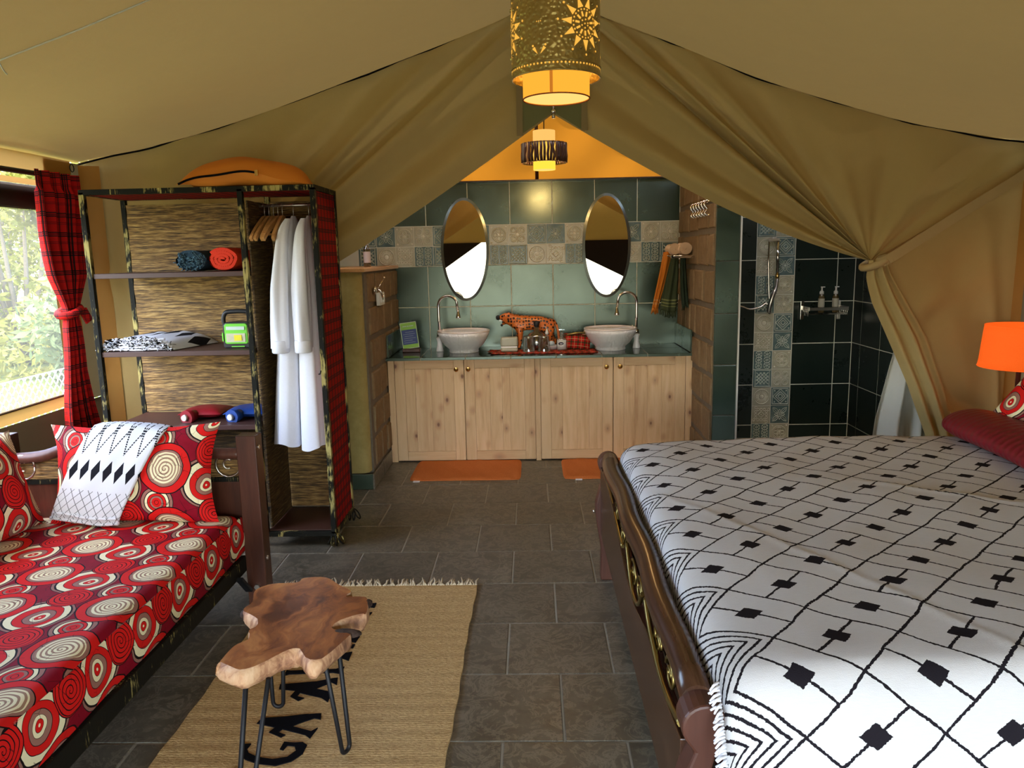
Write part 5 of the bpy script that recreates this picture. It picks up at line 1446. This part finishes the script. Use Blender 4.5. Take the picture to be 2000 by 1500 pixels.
# information card
t = thing('info_card', 'green and blue printed card leaning in a wooden block on the counter', 'card', (-1.05, 3.72, .8065))
m = M(); m.box(-1.105, -.965, 3.69, 3.75, .8065, .835); obj('wooden_block', m, MT['maho'], t, bevel=.004)
Mx = Matrix.Translation((-1.038, 3.72, .836)) @ Matrix.Rotation(.10, 4, 'Z') @ Matrix.Rotation(.13, 4, 'Y') @ Matrix.Rotation(-.12, 4, 'X') @ Matrix.Rotation(-.24, 4, 'Y')
MT['cgreen'] = plain('card_green', (.22, .46, .06), .5, var=.02); MT['cblue'] = plain('card_blue', (.022, .045, .19), .5, var=.02); MT['cwhite'] = plain('card_white', (.7, .72, .7), .6)
def cardbox(x0, x1, z0, z1, d, mat, nm):
    m = M(); m.box(x0, x1, -d, .003, z0, z1); xform(m, Mx); return obj(nm, m, mat, t)
cardbox(-.064, .064, 0, .205, .0, MT['cwhite'], 'card'); cardbox(-.061, .061, .003, .202, .001, MT['cgreen'], 'green_print'); cardbox(-.058, .058, .032, .148, .0018, MT['cblue'], 'blue_panel')
m = M()
for i, (a, b) in enumerate(((-.048, .04), (-.048, .02), (-.045, .046), (-.04, .03), (-.048, .044), (-.03, .036))): m.box(a, b, -.0022, -.0018, .046 + .0165 * i, .0475 + .0165 * i)
for a, b in ((-.044, -.014), (-.010, .004), (.008, .040)): m.box(a, b, -.0016, -.001, .172, .178)
xform(m, Mx); obj('text_lines', m, plain('faint_print', (.45, .55, .55), .6), t)

# tartan cloth on the counter and what stands on it
m = M(); m.grid(lambda u, v: (-.405 + .80 * u + .012 * sin(9 * v) + .05 * v * (u - .5), 3.455 + .26 * v + .012 * sin(6 * u), .8085 + .0025 * sin(19 * u + 3 * v) ** 2 + .006 * exp(-((u - .02) / .02) ** 2)), 50, 20, lambda u, v: (.80 * u, .26 * v))
tag(obj('tartan_cloth', m, MT['tartan3'], top=True, solid=.002), 'red and green tartan cloth spread on the counter between the basins', 'cloth')
ZC = .812
t = thing('soap_box', 'rounded pale grey soap box on the tartan cloth', 'box', (-.262, 3.60, ZC))
MT['sagepl'] = plain('pale_sage_plastic', (.40, .42, .33), .35)
for z0, z1, g in ((ZC, ZC + .036, .064), (ZC + .038, ZC + .112, .066)):
    m = M(); m.box(-.262 - g, -.262 + g, 3.56, 3.64, z0, z1); obj('lid' if z1 > .9 else 'tray', m, MT['sagepl'], t, bevel=.014, seg=4)
m = M(); m.box(-.262 - .062, -.262 + .062, 3.562, 3.638, ZC + .032, ZC + .042); obj('seam', m, MT['white'], t)
for x, lab in ((-.113, 'left of the two upturned drinking glasses on the tartan cloth'), (.006, 'right of the two upturned drinking glasses on the tartan cloth')):
    t = thing('drinking_glass', lab, 'glass', (x, 3.585, ZC), 'upturned drinking glasses')
    m = M(); m.lathe([(.050, 0), (.0495, .004), (.038, .112), (.037, .116)], (x, 3.585, ZC), 28); obj('tumbler', m, MT['glass'], t)
    m = M(); m.lathe([(.0, .100), (.0335, .100), (.036, .112), (.0, .113)], (x, 3.585, ZC), 24); obj('thick_base', m, MT['glass'], t)
t = thing('decanter', 'clear glass decanter with smoked stopper behind the drinking glasses', 'decanter', (-.05, 3.70, ZC))
m = M(); m.lathe([(.070, 0), (.076, .02), (.076, .10), (.060, .125), (.022, .14), (.019, .18)], (-.05, 3.70, ZC), 28); obj('flask', m, MT['smoky'], t)
m = M(); m.lathe([(.070, 0), (.066, .095), (.05, .12), (0, .122)], (-.05, 3.70, ZC + .003), 24); obj('brown_contents', m, MT['smoky'], t)
m = M(); m.lathe([(.018, 0), (.022, .01), (.025, .03), (.020, .045), (.0, .050)], (-.05, 3.70, ZC + .175), 16); obj('stopper', m, MT['blackplastic'], t)
m = M(); m.lathe([(.010, 0), (.015, .012), (.010, .03), (.004, .045), (0, .05)], (.030, 3.66, ZC + .118), 12); obj('bead_tag', m, MT['cwhite'], t)
t = thing('sanitiser_bottle', 'clear bottle with white label and dark blue oval beside the tartan pouch', 'bottle', (.142, 3.63, ZC))
m = M(); m.lathe([(.038, 0), (.040, .005), (.040, .080), (.030, .090), (.013, .095), (.013, .12)], (.142, 3.63, ZC), 24, sy=.6); obj('bottle_body', m, MT['glass'], t)
m = M(); m.lathe([(.036, .006), (.0365, .078), (.0, .08)], (.142, 3.63, ZC), 24, sy=.58); obj('label', m, MT['white'], t)
m = M(); m.ball((.136, 3.606, ZC + .052), .020, 14, sz=.6); m.v = [(x, 3.604 + (y - 3.606) * .2, z) for x, y, z in m.v]; obj('blue_oval', m, plain('navy_print', (.006, .010, .05), .4), t)
m = M(); m.box(.126, .148, 3.598, 3.600, ZC + .050, ZC + .054); m.box(.130, .133, 3.598, 3.600, ZC + .046, ZC + .054); m.box(.139, .142, 3.598, 3.600, ZC + .046, ZC + .054); obj('oval_print', m, MT['white'], t)
m = M(); m.lathe([(.016, 0), (.016, .018), (.005, .020), (.005, .04)], (.142, 3.63, ZC + .116), 14); m.bar((.120, 3.63, ZC + .158), (.165, 3.63, ZC + .158), .012, .006); obj('pump', m, MT['glass'], t)
m = pillow(.21, .13, .10, 24, 18, pinch=.02); xform(m, Matrix.Translation((.262, 3.68, ZC + .052)) @ Matrix.Rotation(-.25, 4, 'X') @ Matrix.Rotation(.10, 4, 'Y')); m.v = [(x, y, max(z, ZC)) for x, y, z in m.v]
pc = tag(obj('pouch', m, MT['tartan3'], top=True), 'red tartan pouch with brown clasp leaning by the right basin', 'pouch')
m = M(); m.tube(smooth_path([(.185, 3.665, ZC + .112), (.23, 3.655, ZC + .122), (.28, 3.655, ZC + .128), (.325, 3.665, ZC + .124)], 5), .008, 8); obj('clasp', m, MT['antique'], pc)
m = M(); m.add([(.30, 3.70, ZC + .10), (.345, 3.70, ZC + .085), (.345, 3.71, ZC + .158), (.325, 3.71, ZC + .15)], [(0, 1, 2, 3)]); obj('paper', m, plain('cream_paper', (.6, .5, .32), .8), pc)
t = thing('small_dish', 'pale dish of toiletries in front of the leopard feet', 'dish', (.075, 3.69, ZC))
m = M(); m.lathe([(.03, 0), (.048, .03), (.050, .032), (.028, .006), (0, .005)], (.075, 3.69, ZC), 20); obj('dish_body', m, MT['white'], t)
m = M(); m.ball((.065, 3.69, ZC + .045), .026, 12, sz=.8); obj('wrapped_soap', m, plain('pale_blue_wrap', (.45, .55, .60), .5), t)

# leopard carving: one continuous body grown on a skeleton
def leopard():
    V = [(.055, .205, .052), (-.02, .205, .060), (-.10, .205, .062), (-.17, .212, .064), (-.225, .232, .048), (-.265, .248, .044), (-.300, .252, .030), (-.328, .252, .016)]
    verts = [(x, 0, z) for x, z, _ in V]; rad = [(q * .8, q) for _, _, q in V]; E = [(i, i + 1) for i in range(len(V) - 1)]
    def chain(root, pts):
        p = root
        for x, y, z, q in pts: verts.append((x, y, z)); rad.append((q * .9, q)); E.append((p, len(verts) - 1)); p = len(verts) - 1
        return p
    for s in (-1, 1):
        chain(3, [(-.165, s * .032, .13, .030), (-.175 - .012 * s, s * .034, .075, .020), (-.190 - .020 * s, s * .034, .022, .016), (-.210 - .020 * s, s * .034, .012, .015)])
        chain(0, [(.072, s * .034, .135, .036), (.080 + .012 * s, s * .034, .085, .022), (.105 + .01 * s, s * .034, .055, .016), (.092 + .012 * s, s * .034, .018, .015), (.072 + .012 * s, s * .034, .011, .015)])
        chain(5, [(-.248, s * .026, .290, .011)])
    chain(5, [(-.285, 0, .215, .018), (-.306, 0, .196, .013)])
    chain(0, [(.100, 0, .215, .018), (.122, 0, .185, .0125), (.135, 0, .14, .011), (.140, 0, .09, .010), (.142, 0, .05, .011)])
    me = bpy.data.meshes.new('body'); me.from_pydata(verts, E, [])
    t = thing('leopard_carving', 'orange wooden leopard carving with black spots and open mouth on the counter', 'carving', (0, 0, 0))
    o = bpy.data.objects.new('body', me); COL.objects.link(o); o.parent = t
    sk = o.modifiers.new('skin', 'SKIN'); sk.use_smooth_shade = True
    d = me.skin_vertices[0].data
    for i, q in enumerate(rad): d[i].radius = q
    d[0].use_root = True
    sb = o.modifiers.new('sub', 'SUBSURF'); sb.levels = 2; sb.render_levels = 2
    q = NT('spotted_orange_lacquer'); p = q.obj(); v = q.n('TexVoronoi', {'Vector': p, 'Scale': 42.0, 'Randomness': .45}, o=0)
    n = q.noise(p, 14, 3); c = q.mix(n, (.50, .085, .014), (.74, .24, .04))
    c = q.mix(q.ma('LESS_THAN', v, .40), c, (.016, .004, .003))
    me.materials.append(q.surf(q.bsdf(c, .32, spec=.5)))
    m = M(); m.ball((-.336, 0, .252), .018, 10, sz=1.15); m.ball((-.308, 0, .192), .011, 8); obj('muzzle', m, MT['blackplastic'], t)
    m = M(); m.box(-.326, -.300, -.012, .012, .224, .232); m.box(-.308, -.294, -.010, .010, .206, .212); obj('teeth', m, MT['white'], t)
    m = M()
    for s in (-1, 1): m.ball((-.286, s * .027, .268), .006, 8)
    obj('eye', m, MT['blackplastic'], t)
    t.location = (-.015, 3.775, .8075)
leopard()

# shelf bar with towels on the right stone wall
t = thing('towel_shelf', 'chrome towel shelf on the right stone wall', 'shelf', (.99, 3.6, 1.505))
for y in (3.36, 3.44, 3.52, 3.86):
    m = M(); m.tube([(1.085, y, 1.512), (.93, y, 1.512)], .006, 8); obj('shelf_bar', m, MT['chrome'], t)
m = M(); m.box(.92, 1.088, 3.34, 3.352, 1.496, 1.512); obj('front_bar', m, MT['chrome'], t, bevel=.002)
m = M(); m.tube([(.93, 3.34, 1.512), (.93, 3.90, 1.512)], .006, 8); m.tube([(1.085, 3.34, 1.512), (1.085, 3.90, 1.512)], .006, 8); obj('side_bar', m, MT['chrome'], t)
m = M(); m.tube([(.985, 3.36, 1.500), (.985, 3.36, 1.485)], .007, 8); obj('peg', m, MT['chrome'], t)
def towel(name, lab, pts_l, pts_r, y, col, stripes, seed, thick=.02):
    t = thing(name, lab, 'towel', ((pts_l[0][0] + pts_r[0][0]) / 2, y, 1.5), 'towels on the chrome shelf')
    q = NT(name + '_cloth'); V = q.sep(q.uv())[1]; c = q.mix(q.noise(q.uv(), 90, 3), [x * .8 for x in col], [x * 1.2 for x in col])
    for a, b, sc in stripes: c = q.mix(q.ma('MULTIPLY', q.ma('GREATER_THAN', V, a), q.ma('LESS_THAN', V, b)), c, sc)
    mt = q.surf(q.bsdf(c, .9, spec=.1, nrm=q.bump(q.noise(q.uv(), 200, 2), .2, .003)))
    m = M()
    def fn(u, v):
        a = pl(pts_l, v); b = pl(pts_r, v); x = a[0] + (b[0] - a[0]) * u; z = a[1] + (b[1] - a[1]) * u + .006 * sin(3 * u + seed)
        return (x, y - thick * sin(pi * u) - .010 * sin(pi * 4 * u + seed) * min(1, v * 3), z)
    m.grid(fn, 24, 30, lambda u, v: (u, v)); b = obj('cloth', m, mt, t, solid=.006)
    m = M(); r = random.Random(seed)
    for i in range(16):
        u = (i + .5) / 16; p = Vector(fn(u, 1)); d = Vector((r.uniform(-.012, .012), r.uniform(-.004, .004), -r.uniform(.03, .05)))
        m.tube([p, p + d * .5, p + d], [.0045, .004, .0028], 5)
    f = obj('tassels', m, mt, t); f['kind'] = 'stuff'
towel('orange_towel', 'orange striped hand towel hanging from the chrome shelf', [(.905, 1.535), (.875, 1.38), (.838, 1.20), (.822, 1.12)], [(.968, 1.545), (.935, 1.38), (.885, 1.20), (.865, 1.13)], 3.56, (.46, .15, .018), [(.72, .735, (.5, .32, .14)), (.755, .77, (.5, .32, .14)), (.83, .845, (.5, .32, .14)), (.865, .88, (.5, .32, .14))], 1)
towel('green_towel', 'dark green towel with pale bands hanging from the chrome shelf', [(.965, 1.54), (.93, 1.38), (.895, 1.22), (.880, 1.115)], [(1.012, 1.53), (1.012, 1.38), (1.005, 1.22), (.998, 1.10)], 3.54, (.040, .052, .026), [(.74, .77, (.15, .16, .06)), (.81, .84, (.15, .16, .06)), (.88, .90, (.15, .16, .06))], 3)
towel('green_towel', 'plain dark green towel hanging closest to the right stone wall', [(1.022, 1.50), (1.025, 1.38), (1.03, 1.25), (1.04, 1.16)], [(1.06, 1.50), (1.068, 1.38), (1.08, 1.25), (1.088, 1.165)], 3.52, (.026, .040, .026), [], 5, .012)
MT['peach'] = plain('peach_towelling', (.70, .53, .36), .95, spec=.1, var=.1, sc=60); MT['peach2'] = plain('peach_towelling_shade', (.50, .35, .21), .95, spec=.1)
roll('rolled_towel', 'rolled peach towel at the front of the chrome shelf', 'towel', 1.035, 3.40, 3.62, 1.562, .048, .042, MT['peach'], 3, group='rolled peach towels', core=MT['peach2'])
roll('rolled_towel', 'rolled peach towel at the left of the chrome shelf', 'towel', .968, 3.45, 3.66, 1.560, .040, .040, MT['peach'], 6, group='rolled peach towels', core=MT['peach2'])

# chrome coil rack high on the right stone wall
t = thing('chrome_rack', 'small chrome rack of curved hooks high on the right stone wall', 'rack', (1.08, 3.0, 1.80))
m = M(); m.tube([(1.076, 2.84, 1.862), (1.076, 3.32, 1.862)], .006, 8); m.tube([(1.076, 2.84, 1.775), (1.076, 3.32, 1.775)], .005, 8); obj('bar', m, MT['chrome'], t)
for i in range(6):
    y = 2.87 + .085 * i; m = M(); m.tube(smooth_path([(1.082, y, 1.868), (1.055, y, 1.862), (1.048, y, 1.835), (1.066, y, 1.81), (1.050, y, 1.785), (1.070, y, 1.77)], 4), .0075, 8); obj('hook', m, MT['chrome'], t)

# left stone wall fittings
t = thing('robe_hook', 'chrome robe hook on the left stone wall', 'hook', (-1.16, 3.0, 1.33))
m = M(); m.lathe([(.028, 0), (.026, .01), (.012, .016)], (0, 0, 0), 16); m.v = [(-1.164 + z, 3.02 + x, 1.325 + y) for x, y, z in m.v]; obj('rose', m, MT['chrome'], t)
m = M(); m.tube(smooth_path([(-1.150, 3.02, 1.325), (-1.125, 3.02, 1.325), (-1.115, 3.03, 1.29), (-1.118, 3.07, 1.262), (-1.122, 3.11, 1.275), (-1.122, 3.12, 1.295)], 5), .006, 8); m.tube([(-1.14, 3.03, 1.335), (-1.115, 3.13, 1.405)], .0035, 6); m.ball((-1.114, 3.135, 1.408), .008, 8); obj('hook_arm', m, MT['chrome'], t)
t = thing('light_switch', 'white double light switch on the left stone wall', 'switch', (-1.16, 3.16, 1.25))
m = M(); m.box(-1.166, -1.138, 3.08, 3.245, 1.215, 1.305); obj('plate', m, MT['wplastic'], t, bevel=.004)
for a, b in ((3.10, 3.155), (3.17, 3.225)):
    m = M(); m.box(-1.139, -1.133, a, b, 1.235, 1.285); obj('rocker', m, MT['white'], t, bevel=.002)
t = thing('spray_bottle', 'small clear spray bottle standing on the left stone wall', 'bottle', (-1.24, 3.3, 1.48))
bx, by = -1.272, 3.35
m = M(); m.lathe([(.024, 0), (.026, .006), (.026, .125), (.012, .150), (.010, .160)], (bx, by, 1.4805), 18); obj('bottle_body', m, MT['smoky'], t)
m = M(); m.lathe([(.0265, .03), (.0265, .11)], (bx, by, 1.4805), 18); m.f = m.f[:18]; m.sm = m.sm[:18]; m.mi = m.mi[:18]; obj('label', m, plain('pale_lilac_label', (.55, .48, .48), .5), t)
m = M(); m.lathe([(.012, 0), (.013, .03), (.008, .034), (.007, .05), (0, .052)], (bx, by, 1.639), 14); obj('spray_cap', m, MT['white'], t)

# bath mats
def bmat(x0, x1, lab, tagx, seed):
    t = thing('bath_mat', lab, 'mat', ((x0 + x1) / 2, 3.14, 0), 'orange bath mats')
    m = M(); r = random.Random(seed)
    def fn(u, v):
        a, b = 2 * u - 1, 2 * v - 1
        x = (x0 + x1) / 2 + (x1 - x0) / 2 * a * (1 - .03 * b ** 8 * abs(a)); y = 3.145 + .255 * b * (1 - .05 * abs(a) ** 20)
        e = (1 - abs(a) ** 30) * (1 - abs(b) ** 16)
        return (x, y, .0015 + e * (.013 + .004 * sin(9 * u + 3 * seed) * sin(7 * v + 2) + .003 * sin(31 * u + 9 * v)))
    m.grid(fn, 60, 40); obj('pile', m, MT['mat'], t)
    m = M(); m.tube([fn(i / 30, .004) for i in range(31)], .005, 6); m.tube([fn(i / 30, .996) for i in range(31)], .005, 6); obj('bound_edge', m, MT['mat'], t)
    m = M(); m.box(tagx, tagx + .045, 2.862, 2.895, .001, .004); obj('care_tag', m, MT['robe'], t)
bmat(-.965, -.180, 'orange bath mat on the floor before the left half of the cabinet', -.93, 1)
bmat(.118, .90, 'orange bath mat partly hidden by the bed before the right half of the cabinet', .20, 2)

# shower fittings
t = thing('shower_set', 'chrome shower rail with hose and hand shower on the patterned shower tiles', 'shower', (1.86, 3.93, 1.0))
y = 3.925
m = M(); m.tube([(1.862, y, 1.62), (1.866, y, 1.345)], .013, 10); obj('riser', m, MT['chrome'], t)
m = M(); m.bar((1.79, y, 1.615), (1.87, y, 1.62), .03, .022); m.bar((1.84, y + .02, 1.63), (1.84, y + .05, 1.63), .02, .02); obj('slider', m, MT['steel'], t)
m = M(); m.tube([(1.866, y, 1.345), (1.864, y - .004, 1.315)], [.018, .015], 10); obj('holder', m, MT['brass'], t)
m = M(); m.tube(smooth_path([(1.863, y - .01, 1.31), (1.855, y - .02, 1.25), (1.83, y - .03, 1.19), (1.81, y - .03, 1.12), (1.80, y - .02, 1.05)], 6), [.013] * 9 + [.018] * 16, 10); obj('hand_shower', m, MT['steel'], t)
m = M(); m.tube(smooth_path([(1.795, y, 1.61), (1.790, y - .01, 1.45), (1.80, y - .015, 1.2), (1.815, y - .02, 1.10), (1.812, y - .02, 1.04), (1.80, y - .01, 1.06), (1.79, y, 1.12), (1.74, y, 1.09), (1.66, y, 1.075), (1.60, y, 1.095), (1.52, y, 1.12)], 8), .0075, 8); obj('hose', m, MT['chrome'], t)
t = thing('shower_shelf', 'chrome wire corner shelf on the dark shower tiles', 'shelf', (2.23, 3.9, 1.0))
for x in (2.085, 2.375):
    m = M(); m.box(x - .014, x + .014, 3.955, 3.966, .98, 1.13); obj('wall_bracket', m, MT['chrome'], t, bevel=.002)
m = M(); m.bar((2.085, 3.955, 1.075), (2.085, 3.80, 1.075), .008, .03); m.bar((2.385, 3.955, 1.075), (2.385, 3.80, 1.075), .008, .03); m.bar((2.085, 3.80, 1.075), (2.385, 3.80, 1.075), .008, .022); obj('gallery', m, MT['steel'], t)
m = M()
for i in range(6): m.tube([(2.10 + .056 * i, 3.81, 1.035), (2.10 + .056 * i, 3.95, 1.035)], .004, 6)
for i in range(4):
    m.tube([(2.083, 3.82 + .035 * i, 1.08), (2.083, 3.82 + .035 * i, 1.02)], .006, 6); m.tube([(2.387, 3.82 + .035 * i, 1.08), (2.387, 3.82 + .035 * i, 1.02)], .006, 6)
m.box(2.09, 2.38, 3.80, 3.806, 1.03, 1.04); obj('wires', m, MT['chrome'], t)
MT['amber'] = plain('amber_liquid_bottle', (.10, .07, .028), .15, spec=.6)
for x, lab, s in ((2.205, 'left of the two pump bottles on the chrome shower shelf', 1), (2.315, 'right of the two pump bottles on the chrome shower shelf', 1)):
    t = thing('pump_bottle', lab, 'bottle', (x, 3.88, 1.04), 'pump bottles on the shower shelf')
    m = M(); m.lathe([(.022, 0), (.024, .004), (.024, .125), (.014, .142), (.013, .146)], (x, 3.88, 1.0405), 18); obj('bottle_body', m, MT['amber'], t)
    m = M(); m.lathe([(.0245, .045), (.0245, .112)], (x, 3.88, 1.0405), 18); m.f = m.f[:18]; m.sm = m.sm[:18]; m.mi = m.mi[:18]; obj('label', m, plain('cream_label', (.40, .38, .29), .5), t)
    m = M(); m.lathe([(.016, 0), (.016, .02), (.006, .030), (.006, .055)], (x, 3.88, 1.186), 14); m.bar((x - .008, 3.88, 1.242), (x + .022, 3.875, 1.242), .012, .007); obj('pump', m, MT['wplastic'], t)

# white shower curtain
t = thing('shower_curtain', 'white shower curtain bunched behind the tied canvas flap', 'curtain', (2.42, 2.85, .05))
SL = [(2.18, .05), (2.21, .40), (2.27, .70), (2.325, .95), (2.34, 1.08), (2.35, 1.9)]; SRr = [(2.78, .05), (2.74, .40), (2.68, .70), (2.60, .95), (2.55, 1.1), (2.50, 1.9)]
def shc(u, v):
    a = pl(SL, v); b = pl(SRr, v); k = a[0] + (b[0] - a[0]) * u
    return (k, 2.80 + .065 * sin(2 * pi * 3.4 * u + .8) * (1 - .4 * v) + .012 * sin(2 * pi * 8 * u), a[1])
m = M(); m.grid(shc, 80, 30); obj('cloth', m, MT['linen'], t)
m = M(); m.tube([(2.0, 2.80, 1.92), (2.505, 2.80, 1.92)], .010, 8); obj('curtain_pole', m, MT['chrome'], t)

# ================================================================== PENDANTS
GLOW = (1.0, .50, .10)
def emission(name, col, st):
    t = NT(name); return t.surf(t.n('Emission', {'Color': (*col, 1), 'Strength': st}))
MT['glow'] = emission('cutout_glow', (1.0, .50, .07), .13)
MT['drum'] = emission('lit_orange_drum', (1.0, .40, .035), .155)
MT['drumseam'] = emission('lit_drum_seam', (.62, .20, .02), .12)
MT['diff'] = emission('lit_diffuser', (1.0, .58, .16), .165)
q = NT('hammered_brass'); v1 = q.n('TexVoronoi', {'Vector': q.obj(), 'Scale': 95.0}, feature='SMOOTH_F1'); n = q.noise(q.obj(), 14, 3)
MT['hammered'] = q.surf(q.bsdf(q.mix(n, (.34, .26, .09), (.55, .44, .18)), .36, .85, nrm=q.bump(v1, .55, .008)))
cp = thing('brass_pendant', 'large hammered brass pendant lamp with sunburst cutouts hanging near the camera', 'pendant lamp', (.006, .3, 2.03))
CX, CY_, R0 = .006, .30, .138
def cyl(th, z, r=R0): return (CX + r * sin(th), CY_ - r * cos(th), z)
m = M(); m.grid(lambda u, v: cyl(2 * pi * u, 2.09 + .285 * v, R0), 64, 12); m.grid(lambda u, v: cyl(2 * pi * u, 2.09 + .285 * v, R0 - .002), 64, 1, flip=True)
m.tube([cyl(2 * pi * i / 64, 2.09) for i in range(64)], .0028, 6, closed=True); m.tube([cyl(2 * pi * i / 64, 2.118, R0 + .001) for i in range(64)], .002, 5, closed=True); m.tube([cyl(2 * pi * i / 64, 2.375) for i in range(64)], .003, 6, closed=True)
m.grid(lambda u, v: cyl(2 * pi * u, 2.375, R0 * (1 - .98 * v)), 40, 1)
shade = obj('brass_shade', m, MT['hammered'], cp)
cut = M(); boss = M()  # cut: glowing plates on the closed shade, standing in for lamplight through holes
def plate(th, z, poly, mm, r=R0 + .0012):
    mm.add([cyl(th + a / r, z + b, r) for a, b in poly], [tuple(range(len(poly)))])
def disc(th, z, rr, mm, n=8): plate(th, z, [(rr * cos(2 * pi * i / n), rr * sin(2 * pi * i / n)) for i in range(n)], mm)
for k in range(3):
    th = math.radians(37 + 120 * k); zc = 2.222
    for i in range(11):
        a = 2 * pi * i / 11 + .2; u = Vector((cos(a), sin(a))); w = Vector((-u.y, u.x))
        b0 = u * .046 - w * .010; b1 = u * .046 + w * .010; tp = u * .078
        plate(th, zc, [tuple(b0), tuple(tp), tuple(b1)], cut); e = u * .087; disc(th + e.x / R0, zc + e.y, .0035, cut, 6)
        a2 = a + pi / 11; u2 = Vector((cos(a2), sin(a2))) * .070
        boss.ball(cyl(th + u2.x / R0, zc + u2.y, R0), .0058, 8)
        u3 = u * .040; disc(th + u3.x / R0, zc + u3.y, .0028, cut, 6)
        u4 = Vector((cos(a2), sin(a2))) * .040; disc(th + u4.x / R0, zc + u4.y, .0028, cut, 6)
        d = u * .028; pw = w * .0030; plate(th, zc, [tuple(u * .020 - pw), tuple(u * .034 - pw), tuple(u * .034 + pw), tuple(u * .020 + pw)], cut)
        if i % 2 == 0: u5 = u * .012; disc(th + u5.x / R0, zc + u5.y, .0026, cut, 6)
    disc(th, zc, .0026, cut, 6)
    t2 = th - math.radians(60)
    for z, sg in ((2.148, 1), (2.325, -1)):
        for s in (-1, 1):
            plate(t2, z, [(s * .004, -sg * .012), (s * .022, sg * .004), (s * .014, sg * .010)], cut); disc(t2 + s * .020 / R0, z + sg * .013, .0035, cut, 6)
    for s in (-1, 0, 1): disc(t2 + s * .006 / R0, 2.228, .0018, cut, 5)
for i in range(72): disc(2 * pi * i / 72, 2.110, .0032, cut, 6)
for nm_, mm_, mt_ in (('cutout_glow_plate', cut, MT['glow']), ('hammered_boss', boss, MT['hammered'])):
    o = obj(nm_, mm_, mt_, cp); o['kind'] = 'stuff'
m = M(); m.grid(lambda u, v: cyl(2 * pi * u, 2.030 + .11 * v, .105), 56, 2); obj('inner_drum', m, MT['drum'], cp)
for a0 in (-.22, 2.4):
    m = M(); m.grid(lambda u, v: cyl(a0 + .09 * u, 2.032 + .10 * v, .1058), 4, 1); obj('drum_seam', m, MT['drumseam'], cp)
m = M(); m.tube([cyl(2 * pi * i / 56, 2.030, .105) for i in range(56)], .0022, 6, closed=True); obj('drum_trim', m, plain('rust_trim', (.25, .06, .01), .7), cp)
m = M(); m.add([cyl(2 * pi * i / 48, 2.033, .103) for i in range(48)], [tuple(range(48))]); obj('diffuser', m, MT['diff'], cp)
m = M(); m.tube([(CX, CY_, 2.375), (CX + .02, CY_, 2.98)], .004, 6); obj('cord', m, MT['black'], cp)

pd = thing('stick_pendant', 'small pendant lamp with ring of driftwood sticks above the vanity', 'pendant lamp', (.014, 2.9, 2.09))
PX, PY = .014, 2.9
def cy2(th, z, r): return (PX + r * sin(th), PY - r * cos(th), z)
m = M(); m.grid(lambda u, v: cy2(2 * pi * u, 2.085 + .05 * v, .072), 40, 2); obj('lower_drum', m, emission('lit_yellow_drum', (1.0, .62, .05), .17), pd)
m = M(); m.grid(lambda u, v: cy2(2 * pi * u, 2.255 + .075 * v, .072), 40, 2); m.grid(lambda u, v: cy2(2 * pi * u, 2.33, .072 * (1 - v)), 30, 1); obj('upper_drum', m, emission('lit_cream_drum', (1.0, .52, .13), .14), pd)
m = M(); m.grid(lambda u, v: cy2(2 * pi * u, 2.135 + .12 * v, .072), 40, 2); obj('middle_drum', m, emission('lit_middle_drum', (1.0, .55, .08), .16), pd)
m = M(); m.add([cy2(2 * pi * i / 32, 2.087, .071) for i in range(32)], [tuple(range(32))]); obj('diffuser', m, MT['diff'], pd)
r = random.Random(3); SW = [MT['maho'], MT['hwood'], MT['maho'], plain('grey_driftwood', (.16, .12, .08), .8), MT['mahored'], MT['maho']]
for i in range(44):
    th = 2 * pi * i / 44 + r.uniform(-.02, .02); w = r.uniform(.0065, .0095)
    m = M(); m.tube([cy2(th + r.uniform(-.02, .02), 2.128, .143), cy2(th + r.uniform(-.04, .04), 2.17, .145), cy2(th + r.uniform(-.04, .04), 2.21, .143), cy2(th + r.uniform(-.02, .02), 2.250, .143)], [w, w * 1.1, w * .95, w], 6)
    obj('stick', m, r.choice(SW), pd)
for z in (2.130, 2.248):
    m = M(); m.tube([cy2(2 * pi * i / 48, z, .137) for i in range(48)], .0035, 6, closed=True); obj('hoop', m, MT['antique'], pd)
m = M(); m.tube([(PX, PY, 2.33), (PX, PY, 2.90)], .0035, 6); obj('cord', m, MT['black'], pd)
m = M()
for k in range(4): m.bar(cy2(k * pi / 2, 2.249, .072), cy2(k * pi / 2, 2.249, .138), .004, .004)
obj('spoke', m, MT['black'], pd)

for nm, loc, pw, rad in (('brass_pendant_bulb', (CX, CY_, 2.24), 1.2, .04), ('stick_pendant_bulb', (PX, PY, 2.06), 1.6, .05)):
    l = bpy.data.lights.new(nm, 'POINT'); l.energy = pw; l.color = (1, .58, .22); l.shadow_soft_size = rad
    o = bpy.data.objects.new(nm, l); COL.objects.link(o); o.location = loc
